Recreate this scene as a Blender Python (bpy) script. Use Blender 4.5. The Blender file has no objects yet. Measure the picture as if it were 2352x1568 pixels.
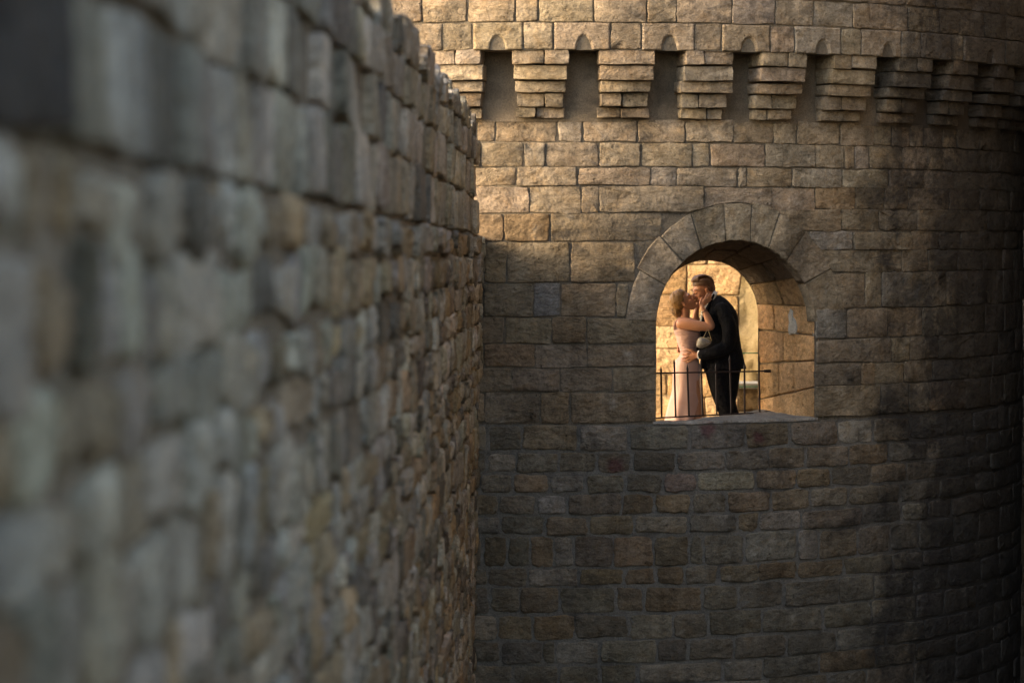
import bpy, bmesh, math, random
from mathutils import Vector, Matrix, noise

R_ = math.radians
scene = bpy.context.scene
COL = scene.collection

# ------------------------------------------------------------------ camera, sky, sun, exposure
F = 6400.0                       # focal length in units of a 2352 px wide frame
PITCH = math.atan((784 - 540) / F)
cam_d = bpy.data.cameras.new('camera')
cam = bpy.data.objects.new('camera', cam_d); COL.objects.link(cam)
cam.rotation_euler = (math.pi / 2 - PITCH, 0, 0)
cam_d.lens = 36 * F / 2352; cam_d.sensor_width = 36
cam_d.clip_start = 0.1; cam_d.clip_end = 2000
cam_d.dof.use_dof = True; cam_d.dof.focus_distance = 33.2; cam_d.dof.aperture_fstop = 1.5
scene.camera = cam

SUN_AZ, SUN_EL = R_(76), R_(17)   # azimuth measured from behind the camera towards the left
S = Vector((-math.sin(SUN_AZ) * math.cos(SUN_EL), -math.cos(SUN_AZ) * math.cos(SUN_EL), math.sin(SUN_EL)))
world = bpy.data.worlds.new('World'); scene.world = world; world.use_nodes = True
wn = world.node_tree.nodes
sky = wn.new('ShaderNodeTexSky'); sky.sky_type = 'NISHITA'; sky.sun_disc = False
sky.sun_elevation = SUN_EL; sky.sun_rotation = math.atan2(S.x, S.y)
sky.dust_density = 5.0; sky.air_density = 1.0; sky.ozone_density = 0.45
wn['Background'].inputs[1].default_value = 0.15
world.node_tree.links.new(sky.outputs[0], wn['Background'].inputs[0])
sun_d = bpy.data.lights.new('sun', 'SUN'); sun_d.energy = 0.5; sun_d.angle = R_(36); sun_d.color = (1.0, 0.74, 0.50)
sun = bpy.data.objects.new('sun', sun_d); COL.objects.link(sun)
sun.rotation_euler = (-S).to_track_quat('-Z', 'Y').to_euler()
sun.location = (-20, 10, 20)
scene.view_settings.view_transform = 'Standard'; scene.view_settings.look = 'None'
scene.view_settings.exposure = 2.62; scene.view_settings.gamma = 1.0
scene.cycles.use_denoising = True
scene.cycles.max_bounces = 8; scene.cycles.diffuse_bounces = 5

# ------------------------------------------------------------------ projection helpers (layout measured in photo units)
FWD = Vector((0, math.cos(PITCH), -math.sin(PITCH))); UP = Vector((0, math.sin(PITCH), math.cos(PITCH)))
def ray(x, y): return FWD + Vector(((x - 1176) / F, 0, 0)) - UP * ((y - 784) / F)
def proj(p):
    d = p.dot(FWD); return (1176 + F * p.x / d, 784 - F * p.dot(UP) / d)
def at(x, y, depth):                 # the point on that line of sight with world y = depth
    d = ray(x, y); return d * (depth / d.y)
def on_plane(x, y, p0, n):
    d = ray(x, y); return d * (p0.dot(n) / d.dot(n))
CX, CY, R = 0.45, 38.5, 6.5          # tower axis and body radius
def cyl(x, y, r=R):                  # -> (theta, z) where the line of sight meets the tower
    d = ray(x, y); a = d.x * d.x + d.y * d.y; b = -2 * (d.x * CX + d.y * CY); c = CX * CX + CY * CY - r * r
    disc = b * b - 4 * a * c
    if disc < 0: return None
    t = (-b - math.sqrt(disc)) / (2 * a); p = d * t
    return math.atan2(p.x - CX, CY - p.y), p.z
def P_cyl(th, z, r): return Vector((CX + r * math.sin(th), CY - r * math.cos(th), z))

# ------------------------------------------------------------------ objects
def link(o, parent=None):
    COL.objects.link(o)
    if parent is not None: o.parent = parent
    return o
def empty(name, loc=(0, 0, 0), label=None, cat=None, group=None, parent=None):
    o = bpy.data.objects.new(name, None); o.location = loc; o.empty_display_size = 0.2
    link(o, parent)
    if label: o['label'] = label
    if cat: o['category'] = cat
    if group: o['group'] = group
    return o
def origin_of(parent):
    v = Vector((0, 0, 0))
    while parent is not None: v += Vector(parent.location); parent = parent.parent
    return v
def mesh_obj(name, verts, faces, mat, parent=None, col=None, uvs=None, smooth=True, cols=None):
    """one mesh object; verts in world space, stored relative to the parent"""
    off = origin_of(parent)
    me = bpy.data.meshes.new(name)
    me.from_pydata([tuple(Vector(v) - off) for v in verts], [], faces)
    if smooth: me.polygons.foreach_set('use_smooth', [True] * len(me.polygons))
    if col is not None or cols is not None:
        at_ = me.color_attributes.new('tint', 'FLOAT_COLOR', 'POINT')
        data = []
        for i in range(len(verts)):
            c = cols[i] if cols is not None else col
            data += [c[0], c[1], c[2], 1.0]
        at_.data.foreach_set('color', data)
    if uvs is not None:
        uv = me.uv_layers.new(name='UVMap')
        data = []
        for l in me.loops: data += list(uvs[l.vertex_index])
        uv.data.foreach_set('uv', data)
    me.materials.append(mat); me.update()
    o = bpy.data.objects.new(name, me); link(o, parent)
    return o

# ------------------------------------------------------------------ materials
def nodes(mat): return mat.node_tree.nodes, mat.node_tree.links
def new_mat(name):
    m = bpy.data.materials.new(name); m.use_nodes = True; return m
def nz(n, l, vec, scale, detail=6, rough=0.6, dist=0.0):
    t = n.new('ShaderNodeTexNoise'); t.inputs['Scale'].default_value = scale; t.inputs['Detail'].default_value = detail
    t.inputs['Roughness'].default_value = rough; t.inputs['Distortion'].default_value = dist
    if vec is not None: l.new(vec, t.inputs['Vector'])
    return t.outputs['Fac']
def ramp(n, l, fac, stops):
    r = n.new('ShaderNodeValToRGB'); e = r.color_ramp.elements
    while len(e) < len(stops): e.new(0.5)
    for k, (p, c) in enumerate(stops):
        e[k].position = p; e[k].color = (*c, 1) if len(c) == 3 else c
    l.new(fac, r.inputs[0]); return r.outputs[0]
def mix(n, l, fac, a, b, mode='MIX'):
    m = n.new('ShaderNodeMix'); m.data_type = 'RGBA'; m.blend_type = mode
    for k, v in ((0, fac), (6, a), (7, b)):
        if isinstance(v, (int, float)): m.inputs[k].default_value = v
        elif isinstance(v, tuple): m.inputs[k].default_value = (*v, 1)
        else: l.new(v, m.inputs[k])
    return m.outputs[2]
def math_n(n, l, op, a, b=None):
    m = n.new('ShaderNodeMath'); m.operation = op
    for k, v in enumerate((a, b)):
        if v is None: continue
        if isinstance(v, (int, float)): m.inputs[k].default_value = v
        else: l.new(v, m.inputs[k])
    return m.outputs[0]
g3 = lambda v: (v, v, v)

def stone_material(name, stain=0.5, stain_scale=0.9, tooling=0.5, pits=1.0, bump=1.0, soot_shade_x=None, lichen=0.3, red=False):
    m = new_mat(name); n, l = nodes(m); b = n['Principled BSDF']
    geo = n.new('ShaderNodeNewGeometry'); pos = geo.outputs['Position']
    tint = n.new('ShaderNodeAttribute'); tint.attribute_name = 'tint'
    uv = n.new('ShaderNodeUVMap')
    # colour: the stone's own tint, cloudy variation, mineral speckle, rusty and pale veins
    c = mix(n, l, 1.0, tint.outputs['Color'], ramp(n, l, nz(n, l, pos, 2.6, 5), [(0.25, g3(0.80)), (0.75, g3(1.17))]), 'MULTIPLY')
    c = mix(n, l, ramp(n, l, nz(n, l, pos, 5.5, 6, 0.65, 0.6), [(0.5, g3(0)), (0.72, g3(0.55))]), c, mix(n, l, 1.0, c, (1.08, 0.90, 0.66), 'MULTIPLY'))
    c = mix(n, l, 1.0, c, ramp(n, l, nz(n, l, pos, 55, 4, 0.7), [(0.3, g3(0.70)), (0.7, g3(1.25))]), 'MULTIPLY')
    c = mix(n, l, ramp(n, l, nz(n, l, pos, 3.3, 8, 0.75, 0.3), [(0.60, g3(0)), (0.68, g3(lichen))]), c, (0.42, 0.39, 0.34))
    # black crust and damp stains; their thickening to the right is painted shade
    sfac = nz(n, l, pos, stain_scale, 9, 0.72, 0.4)
    if soot_shade_x is not None:
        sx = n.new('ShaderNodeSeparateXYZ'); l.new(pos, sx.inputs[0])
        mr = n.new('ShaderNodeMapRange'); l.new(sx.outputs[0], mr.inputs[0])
        mr.inputs[1].default_value = soot_shade_x[0]; mr.inputs[2].default_value = soot_shade_x[1]; mr.inputs[3].default_value = 0; mr.inputs[4].default_value = soot_shade_x[2]
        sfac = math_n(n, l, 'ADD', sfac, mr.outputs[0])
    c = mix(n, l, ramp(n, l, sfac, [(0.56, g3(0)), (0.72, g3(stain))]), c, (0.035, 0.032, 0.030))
    if red:                                  # water runs down the face across the courses
        ms = n.new('ShaderNodeMapping'); l.new(pos, ms.inputs[0]); ms.inputs['Scale'].default_value = (3.2, 3.2, 0.32)
        c = mix(n, l, 1.0, c, ramp(n, l, nz(n, l, ms.outputs[0], 1.0, 6, 0.65, 0.3), [(0.34, g3(0.72)), (0.52, g3(1.0)), (0.75, g3(1.08))]), 'MULTIPLY')
    if red:                                  # old dark red paint splashes on three blocks under the opening
        for px_, py_, rad in ((1626, 986, 0.12), (1742, 1006, 0.09), (1412, 1070, 0.12)):
            th_, z_ = cyl(px_, py_); q = P_cyl(th_, z_, R)
            vd = n.new('ShaderNodeVectorMath'); vd.operation = 'DISTANCE'; l.new(pos, vd.inputs[0]); vd.inputs[1].default_value = q
            d = math_n(n, l, 'ADD', vd.outputs['Value'], math_n(n, l, 'MULTIPLY', math_n(n, l, 'SUBTRACT', nz(n, l, pos, 12, 5, 0.7), 0.5), rad * 1.6))
            c = mix(n, l, ramp(n, l, d, [(rad * 0.45, g3(0.6)), (rad * 1.0, g3(0))]), c, (0.085, 0.02, 0.028))
    b.inputs['Roughness'].default_value = 0.95
    b.inputs['Specular IOR Level'].default_value = 0.15
    # relief: rough face, bedding lines, tooling strokes, pits
    mp = n.new('ShaderNodeMapping'); l.new(pos, mp.inputs[0]); mp.inputs['Scale'].default_value = (1, 1, 1.9)
    h = math_n(n, l, 'MULTIPLY', nz(n, l, mp.outputs[0], 9, 9, 0.72, 0.3), 1.0)
    rot = n.new('ShaderNodeMapping'); l.new(uv.outputs[0], rot.inputs[0])
    rot.inputs['Scale'].default_value = (7, 26, 1)
    st = nz(n, l, rot.outputs[0], 1.6, 3, 0.6, 0.2)
    h = math_n(n, l, 'ADD', h, math_n(n, l, 'MULTIPLY', st, tooling))
    h = math_n(n, l, 'ADD', h, math_n(n, l, 'MULTIPLY', nz(n, l, pos, 30, 6, 0.75), 0.55))
    vo = n.new('ShaderNodeTexVoronoi'); vo.inputs['Scale'].default_value = 13; l.new(pos, vo.inputs['Vector'])
    pit = ramp(n, l, vo.outputs['Distance'], [(0.06, g3(0)), (0.17, g3(1))])
    pitm = ramp(n, l, nz(n, l, pos, 2.2, 3), [(0.5, g3(0)), (0.62, g3(1))])
    pitd = mix(n, l, pitm, (1, 1, 1), pit)
    h = math_n(n, l, 'ADD', h, math_n(n, l, 'MULTIPLY', pitd, 0.45 * pits))
    c = mix(n, l, 1.0, c, ramp(n, l, pitd, [(0.0, g3(0.5)), (1.0, g3(1))]), 'MULTIPLY')
    c = mix(n, l, 1.0, c, ramp(n, l, nz(n, l, mp.outputs[0], 9, 9, 0.72, 0.3), [(0.36, g3(0.62)), (0.5, g3(1.0)), (0.64, g3(1.16))]), 'MULTIPLY')
    l.new(c, b.inputs['Base Color'])
    bp = n.new('ShaderNodeBump'); bp.inputs['Strength'].default_value = 1.0; bp.inputs['Distance'].default_value = 0.055 * bump
    h = math_n(n, l, 'MULTIPLY', h, ramp(n, l, nz(n, l, pos, 1.6, 4, 0.6), [(0.36, g3(0.35)), (0.64, g3(1.35))]))
    l.new(h, bp.inputs['Height']); l.new(bp.outputs[0], b.inputs['Normal'])
    return m
def mortar_material(name, c0, c1, scale=7.0, dist=0.03, soot_shade_x=None):
    m = new_mat(name); n, l = nodes(m); b = n['Principled BSDF']
    pos = n.new('ShaderNodeNewGeometry').outputs['Position']
    f = nz(n, l, pos, scale, 8, 0.7)
    c = ramp(n, l, f, [(0.3, c0), (0.7, c1)])
    c = mix(n, l, 1.0, c, ramp(n, l, nz(n, l, pos, 60, 3, 0.7), [(0.3, g3(0.7)), (0.7, g3(1.2))]), 'MULTIPLY')
    if soot_shade_x is not None:  # blackening that grows to the right: soot and painted shade together
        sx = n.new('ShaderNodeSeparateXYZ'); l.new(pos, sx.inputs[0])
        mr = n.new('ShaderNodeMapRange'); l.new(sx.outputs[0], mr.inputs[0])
        mr.inputs[1].default_value = soot_shade_x[0]; mr.inputs[2].default_value = soot_shade_x[1]; mr.inputs[3].default_value = 0; mr.inputs[4].default_value = soot_shade_x[2]
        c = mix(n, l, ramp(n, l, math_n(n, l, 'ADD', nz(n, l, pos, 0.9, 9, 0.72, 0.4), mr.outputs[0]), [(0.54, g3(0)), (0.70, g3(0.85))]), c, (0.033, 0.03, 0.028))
    l.new(c, b.inputs['Base Color']); b.inputs['Roughness'].default_value = 1.0; b.inputs['Specular IOR Level'].default_value = 0.1
    bp = n.new('ShaderNodeBump'); bp.inputs['Distance'].default_value = dist
    l.new(math_n(n, l, 'ADD', f, math_n(n, l, 'MULTIPLY', nz(n, l, pos, 45, 4), 0.4)), bp.inputs['Height']); l.new(bp.outputs[0], b.inputs['Normal'])
    return m
def plain_material(name, c, rough=0.6, metal=0.0, var=0.25, scale=30, bump=0.0, spec=0.4, sheen=0.0, sss=0.0):
    m = new_mat(name); n, l = nodes(m); b = n['Principled BSDF']
    pos = n.new('ShaderNodeNewGeometry').outputs['Position']
    f = nz(n, l, pos, scale, 5, 0.65)
    cc = ramp(n, l, f, [(0.25, tuple(v * (1 - var) for v in c)), (0.75, tuple(min(1, v * (1 + var)) for v in c))])
    l.new(cc, b.inputs['Base Color']); b.inputs['Roughness'].default_value = rough; b.inputs['Metallic'].default_value = metal
    b.inputs['Specular IOR Level'].default_value = spec
    if sheen: b.inputs['Sheen Weight'].default_value = sheen
    if sss:
        b.inputs['Subsurface Weight'].default_value = sss; b.inputs['Subsurface Radius'].default_value = (0.02, 0.008, 0.004)
    if bump:
        bp = n.new('ShaderNodeBump'); bp.inputs['Distance'].default_value = bump; l.new(f, bp.inputs['Height']); l.new(bp.outputs[0], b.inputs['Normal'])
    return m

M_TOWER = stone_material('sandstone_tower', stain=0.85, soot_shade_x=(3.7, 5.9, 0.36), tooling=0.4, red=True, bump=0.72)
M_RAMP = stone_material('limestone_rampart', stain=0.6, stain_scale=1.3, bump=1.6, lichen=0.4, tooling=0.25)
M_COURT = stone_material('sandstone_court', stain=0.25, tooling=0.3, lichen=0.15)
M_MORTAR = mortar_material('mortar_tower', (0.08, 0.07, 0.056), (0.19, 0.16, 0.12), soot_shade_x=(3.7, 5.9, 0.36))
M_MORTAR_R = mortar_material('mortar_rampart', (0.11, 0.085, 0.06), (0.32, 0.255, 0.185), 4.0, 0.10)
M_MORTAR_C = mortar_material('mortar_court', (0.17, 0.13, 0.085), (0.36, 0.28, 0.18))
M_ROCK = mortar_material('rock_face', (0.17, 0.125, 0.06), (0.38, 0.31, 0.185), 2.5, 0.25)
M_GROUND = mortar_material('earth', (0.05, 0.042, 0.032), (0.11, 0.09, 0.065), 1.5, 0.05)
M_IRON = plain_material('wrought_iron', (0.035, 0.022, 0.018), 0.55, 0.6, 0.4, 40, 0.002)
M_GREEN = plain_material('green_wire', (0.02, 0.13, 0.05), 0.5)
M_PALE = mortar_material('pale_coping', (0.34, 0.31, 0.26), (0.52, 0.48, 0.41))

# ------------------------------------------------------------------ stones
def outline(quad, rng, jit=0.008, cut=0.02, n_mid=1):
    """worn outline of a block from its four corners (counter-clockwise): cut corners, wandering edges"""
    pts = []
    cs = [Vector((p[0], p[1])) + Vector((rng.uniform(-jit, jit), rng.uniform(-jit, jit))) for p in quad]
    for i in range(4):
        a, b = cs[i], cs[(i + 1) % 4]; e = b - a; L = e.length
        if L < 1e-4: continue
        e /= L; nrm = Vector((-e.y, e.x))
        c1 = min(cut * rng.uniform(0.4, 1.7), L * 0.3); c2 = min(cut * rng.uniform(0.4, 1.7), L * 0.3)
        pts.append(a + e * c1 + nrm * rng.uniform(0, jit))
        for k in range(n_mid):
            t = (k + 1 + rng.uniform(-0.25, 0.25)) / (n_mid + 1)
            pts.append(a + e * (c1 + (L - c1 - c2) * t) + nrm * rng.uniform(-0.6, 1.0) * jit)
        pts.append(b - e * c2 + nrm * rng.uniform(0, jit))
    return pts
def stone_geo(pts, Mf, rng, proud=0.01, back=-0.07, bevel=0.014, uneven=0.006, tilt=0.0):
    n = len(pts)
    c = sum((p for p in pts), Vector((0, 0))) / n
    md = min((p - c).length for p in pts)
    tx, ty = rng.uniform(-tilt, tilt), rng.uniform(-tilt, tilt)
    hh = lambda p: proud + tx * (p.x - c.x) + ty * (p.y - c.y)
    rings = [(0.0, back, 0), (0.0, None, -bevel * 0.95), (bevel * 0.55, None, -bevel * 0.3), (bevel * 1.7, None, 0)]
    vs, uvs = [], []
    ang = rng.uniform(-0.9, 0.9); ca, sa = math.cos(ang), math.sin(ang); ou, ov = rng.uniform(0, 50), rng.uniform(0, 50)
    for ins, hb, dh in rings:
        for p in pts:
            d = (c - p); q = p + d * min(0.5, ins / max(d.length * 0.8, 1e-4))
            h = hb if hb is not None else hh(q) + dh + rng.uniform(-uneven, uneven) * (0.5 if dh else 1)
            vs.append(Mf(q.x, q.y, h)); uvs.append((ou + ca * q.x - sa * q.y, ov + sa * q.x + ca * q.y))
    vs.append(Mf(c.x, c.y, hh(c) + rng.uniform(-uneven, uneven * 1.6))); uvs.append((ou + ca * c.x - sa * c.y, ov + sa * c.x + ca * c.y))
    fs = []
    for r in range(3):
        for i in range(n):
            j = (i + 1) % n
            fs.append((r * n + i, r * n + j, (r + 1) * n + j, (r + 1) * n + i))
    for i in range(n): fs.append((3 * n + i, 3 * n + (i + 1) % n, 4 * n))
    return vs, fs, uvs
class Heap:                                  # many stones joined in one mesh
    def __init__(s): s.v, s.f, s.u, s.c = [], [], [], []
    def add(s, g, col):
        o = len(s.v); s.v += g[0]; s.f += [tuple(i + o for i in f) for f in g[1]]; s.u += g[2]; s.c += [col] * len(g[0])
    def build(s, name, mat, parent):
        o = mesh_obj(name, s.v, s.f, mat, parent, uvs=s.u, cols=s.c); o['kind'] = 'stuff'; return o
def jitter_col(c, rng, v=0.09, hue=0.03):
    k = 1 + rng.uniform(-v, v)
    return (min(0.7, c[0] * k * (1 + rng.uniform(-hue, hue))), min(0.7, c[1] * k), min(0.7, c[2] * k * (1 + rng.uniform(-hue, hue) * 1.5)))
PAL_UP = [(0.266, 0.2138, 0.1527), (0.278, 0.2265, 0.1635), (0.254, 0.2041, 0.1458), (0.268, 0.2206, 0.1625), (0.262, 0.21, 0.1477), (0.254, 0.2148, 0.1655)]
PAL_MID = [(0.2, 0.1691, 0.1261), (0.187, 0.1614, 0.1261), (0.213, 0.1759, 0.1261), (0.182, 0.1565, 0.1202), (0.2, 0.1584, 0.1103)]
PAL_LOW = [(0.155, 0.138, 0.114), (0.143, 0.13, 0.11), (0.165, 0.142, 0.108), (0.15, 0.137, 0.115), (0.162, 0.132, 0.095), (0.185, 0.173, 0.152), (0.132, 0.122, 0.108), (0.205, 0.188, 0.16)]  # mid and lower tints darker: some of the downward shade is painted in
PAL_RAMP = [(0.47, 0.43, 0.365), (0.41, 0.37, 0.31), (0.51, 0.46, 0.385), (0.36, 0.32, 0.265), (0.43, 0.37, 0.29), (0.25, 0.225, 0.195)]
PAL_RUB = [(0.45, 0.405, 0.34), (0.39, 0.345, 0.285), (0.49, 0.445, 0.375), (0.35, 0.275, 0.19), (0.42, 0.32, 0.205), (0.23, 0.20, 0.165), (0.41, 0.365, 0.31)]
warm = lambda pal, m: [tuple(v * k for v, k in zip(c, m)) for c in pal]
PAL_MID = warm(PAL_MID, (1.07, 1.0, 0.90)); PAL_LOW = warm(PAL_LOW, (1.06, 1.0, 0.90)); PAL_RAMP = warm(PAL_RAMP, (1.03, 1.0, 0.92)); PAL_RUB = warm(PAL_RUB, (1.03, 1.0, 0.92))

# ================================================================== GROUND
GZ = -6.6
gv, gf = [], []
for i, y in enumerate((-1500, 1500)):
    for j, x in enumerate((-1500, 1500)): gv.append((x, y, GZ))
mesh_obj('ground', gv, [(0, 1, 3, 2)], M_GROUND, smooth=False)['kind'] = 'structure'

# ================================================================== ROUND TOWER
tower = empty('round_tower', (CX, CY, GZ), 'tall round sandstone tower with an arched opening and a ring of corbels', 'tower')
TH0, TH1 = R_(-44), R_(125)
RP = R + 0.42                                  # parapet face, carried out on the corbels
z_at = lambda x, y, r=R: cyl(x, y, r)[1]
Z_B = z_at(1300, 115, RP); Z_CB = z_at(1300, 272); Z_TOP = 3.45
Z_SILL = -2.14; Z_FLOOR = -2.66
# opening in the outer face (photo units) and in the inner face
ICX, IRX, ICY, IRY = 1689.5, 182.5, 748.0, 196.0
OCX, ORX, OCY, ORY = 1688.0, 257.0, 772.0, 309.0
def open_px(t):                                # t 0..1 along left jamb, arch, right jamb
    if t < 0.25: return (ICX - IRX, 975 + (ICY - 975) * t / 0.25)
    if t > 0.75: return (ICX + IRX, ICY + (975 - ICY) * (t - 0.75) / 0.25)
    a = math.pi * (1 - (t - 0.25) / 0.5)
    return (ICX + IRX * math.cos(a), ICY - IRY * math.sin(a))
P_OL, P_OR = P_cyl(*cyl(1507, 800), R), P_cyl(*cyl(1872, 800), R)
P_IR = Vector((3.03, 34.30, 0)); CH = Vector((P_OR.x - P_OL.x, P_OR.y - P_OL.y, 0)).normalized()
IN_R, IN_Z = 0.69, -0.307 - 0.69
P_IC = P_IR - CH * IN_R
def open_in(t):
    if t < 0.25: p = P_IC - CH * IN_R; return Vector((p.x, p.y, Z_FLOOR + (IN_Z - Z_FLOOR) * t / 0.25))
    if t > 0.75: p = P_IC + CH * IN_R; return Vector((p.x, p.y, IN_Z + (Z_FLOOR - IN_Z) * (t - 0.75) / 0.25))
    a = math.pi * (1 - (t - 0.25) / 0.5); p = P_IC + CH * (IN_R * math.cos(a))
    return Vector((p.x, p.y, IN_Z + IN_R * math.sin(a)))
def open_out(t):
    x, y = open_px(t); th, z = cyl(x, y); return P_cyl(th, z, R - 0.02)
IN_N = Vector((-CH.y, CH.x, 0))

# ---- the mortar body: outer skin round the opening, inner skin, top, ends and the lining of the opening
V, Fc = [], []
def quad(a, b, c, d):
    o = len(V); V.extend([a, b, c, d]); Fc.append((o, o + 1, o + 2, o + 3))
NT = 96
prof = [open_px(i / NT) for i in range(NT + 1)]
prof_tz = [cyl(x, y) for x, y in prof]
thL, thR = prof_tz[0][0], prof_tz[-1][0]
arch_top = lambda th: next((z0 + (z1 - z0) * (th - t0) / (t1 - t0 + 1e-12) for (t0, z0), (t1, z1) in zip(prof_tz, prof_tz[1:]) if t0 <= th <= t1 and t1 > t0 + 1e-7), None)
ths = sorted(set([TH0 + (TH1 - TH0) * i / 200 for i in range(201)] + [p[0] for p in prof_tz[NT // 4:3 * NT // 4 + 1]] + [thL, thR, R_(-14.5)]))
RC, RI = R - 0.014, R - 1.55
for t0, t1 in zip(ths, ths[1:]):
    if t1 - t0 < 1e-6: continue
    def strip(za0, za1, zb0, zb1, r):
        quad(P_cyl(t0, za0, r), P_cyl(t1, za1, r), P_cyl(t1, zb1, r), P_cyl(t0, zb0, r))
    tm = (t0 + t1) / 2
    if tm < R_(-14.5):                         # unseen gap added behind the rampart to let sun into the court
        strip(GZ, GZ, Z_FLOOR, Z_FLOOR, RC); strip(1.0, 1.0, Z_TOP, Z_TOP, RC)
        strip(1.0, 1.0, Z_TOP, Z_TOP, RI); strip(GZ, GZ, Z_FLOOR, Z_FLOOR, RI)
        quad(P_cyl(t0, 1.0, RC), P_cyl(t1, 1.0, RC), P_cyl(t1, 1.0, RI), P_cyl(t0, 1.0, RI))
    elif thL < tm < thR:
        strip(GZ, GZ, Z_SILL - 0.03, Z_SILL - 0.03, RC)
        a0 = arch_top(t0 + 1e-7) if arch_top(t0 + 1e-7) is not None else arch_top(t0 - 1e-7); a1 = arch_top(t1 - 1e-7)
        if a0 is None or a1 is None: a0 = a1 = z_at(1600, 748)
        strip(a0, a1, Z_TOP, Z_TOP, RC)
        strip(0.5, 0.5, Z_TOP, Z_TOP, RI)
    else:
        strip(GZ, GZ, Z_TOP, Z_TOP, RC)
        if not (thL - 0.25 < tm < thR + 0.12): strip(GZ, GZ, Z_TOP, Z_TOP, RI)
        else: strip(0.5, 0.5, Z_TOP, Z_TOP, RI)
    quad(P_cyl(t0, Z_TOP, RC), P_cyl(t1, Z_TOP, RC), P_cyl(t1, Z_TOP, RI), P_cyl(t0, Z_TOP, RI))
for t in (TH0, TH1):
    quad(P_cyl(t, GZ, RC), P_cyl(t, GZ, RI), P_cyl(t, Z_TOP, RI), P_cyl(t, Z_TOP, RC))
quad(P_cyl(R_(-14.5), Z_FLOOR, RC), P_cyl(R_(-14.5), Z_FLOOR, RI), P_cyl(R_(-14.5), 1.0, RI), P_cyl(R_(-14.5), 1.0, RC))
mesh_obj('mortar_core', V, Fc, M_MORTAR, tower, smooth=False)
# lining of the opening (rough rubble vault), a ruled surface from the outer to the inner arch
rng = random.Random(5)
def lining(s, t):
    p = open_out(t).lerp(open_in(t), s); return p
def lin_n(s, t):
    e = 1e-3; a = lining(s, min(1, t + e)) - lining(s, max(0, t - e)); b = lining(min(1, s + e), t) - lining(max(0, s - e), t)
    return a.cross(b).normalized() * -1.0
c_open = (P_OL + P_IR) / 2 + Vector((0, 0, -1.2))
def lin_M(s, t, h):
    n_ = lin_n(s, t); p = lining(s, t)
    if n_.dot(Vector((P_IC.x * 0.5 + (P_OL.x + P_OR.x) * 0.25, P_IC.y * 0.5 + (P_OL.y + P_OR.y) * 0.25, -1.3)) - p) < 0: n_ = -n_
    return p + n_ * h
LV, LF = [], []
NS, NT2 = 14, 120
for j in range(NT2 + 1):
    for i in range(NS + 1):
        s, t = i / NS, j / NT2
        p = lin_M(s, t, -0.035 + 0.02 * noise.noise(lining(s, t) * 5)); LV.append(p)
for j in range(NT2):
    for i in range(NS): a = j * (NS + 1) + i; LF.append((a, a + 1, a + NS + 2, a + NS + 1))
mesh_obj('arch_lining', LV, LF, M_MORTAR_C, tower)
# inner face of the wall round the inner arch
IV, IF_ = [], []
for j in range(NT2 + 1):
    p = open_in(j / NT2); q = Vector((P_IC.x, P_IC.y, IN_Z)); IV += [p, q + (p - q) * 2.4]
for q in IV[1::2]: q.z = max(q.z, Z_FLOOR)
for j in range(NT2): IF_.append((2 * j, 2 * j + 1, 2 * j + 3, 2 * j + 2))
mesh_obj('inner_face', IV, IF_, M_MORTAR_C, tower)
# blocks lining the right reveal and the vault
lin_rows = [(0.985, 0.905), (0.905, 0.838), (0.838, 0.775), (0.775, 0.715), (0.715, 0.655), (0.655, 0.60), (0.60, 0.54), (0.54, 0.48), (0.48, 0.42), (0.42, 0.36), (0.36, 0.30), (0.30, 0.25), (0.25, 0.19), (0.19, 0.12), (0.12, 0.04)]
for k, (ta, tb) in enumerate(lin_rows):
    cuts = [0.0] + sorted({0: [0.32], 1: [0.36, 0.62], 2: [0.55], 3: [0.25, 0.7], 4: [0.5]}.get(k, [rng.uniform(0.3, 0.7)])) + [1.0]
    LT = 8.5
    for s0, s1 in zip(cuts, cuts[1:]):
        pts = outline([(s0 * 1.4 + 0.006, tb * LT + 0.012), (s1 * 1.4 - 0.006, tb * LT + 0.012), (s1 * 1.4 - 0.006, ta * LT - 0.012), (s0 * 1.4 + 0.006, ta * LT - 0.012)], rng, 0.008, 0.02)
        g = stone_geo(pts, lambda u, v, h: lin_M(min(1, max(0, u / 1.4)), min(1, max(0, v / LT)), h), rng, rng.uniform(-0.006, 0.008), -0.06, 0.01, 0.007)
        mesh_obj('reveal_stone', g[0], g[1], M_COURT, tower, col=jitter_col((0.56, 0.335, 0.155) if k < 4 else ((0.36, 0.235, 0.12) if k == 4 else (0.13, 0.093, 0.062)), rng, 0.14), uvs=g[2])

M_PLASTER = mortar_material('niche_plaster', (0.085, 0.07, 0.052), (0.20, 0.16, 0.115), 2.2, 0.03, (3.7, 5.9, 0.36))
# ---- courses of stones. y bounds measured near x_ref, joints in photo units
rng = random.Random(11)
rows = []
def row(y0, y1, xr, joints, pal, gap, cut, jit, r=R, host='body', ext_l=None, ext_r=None, mean=0.72, proud=0.012, bevel=0.014):
    z1, z0 = z_at(xr, y0, r), z_at(xr, y1, r)
    ths_ = [cyl(x, (y0 + y1) / 2, r) for x in joints]
    ths_ = [t[0] for t in ths_ if t]
    if ext_l is not None:
        while ths_[0] > ext_l: ths_.insert(0, ths_[0] - rng.uniform(0.7, 1.3) * mean / r)
    if ext_r is not None:
        while ths_[-1] < ext_r: ths_.append(ths_[-1] + rng.uniform(0.7, 1.3) * mean / r)
    rows.append(dict(z0=z0, z1=z1, th=ths_, pal=pal, gap=gap, cut=cut, jit=jit, r=r, host=host, proud=proud, bevel=bevel))
XL, XR_ = R_(-12), R_(100)
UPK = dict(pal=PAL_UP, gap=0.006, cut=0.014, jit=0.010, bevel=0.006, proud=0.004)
PAR = dict(UPK, r=RP, host='parapet', ext_l=R_(-40), ext_r=XR_)
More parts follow.
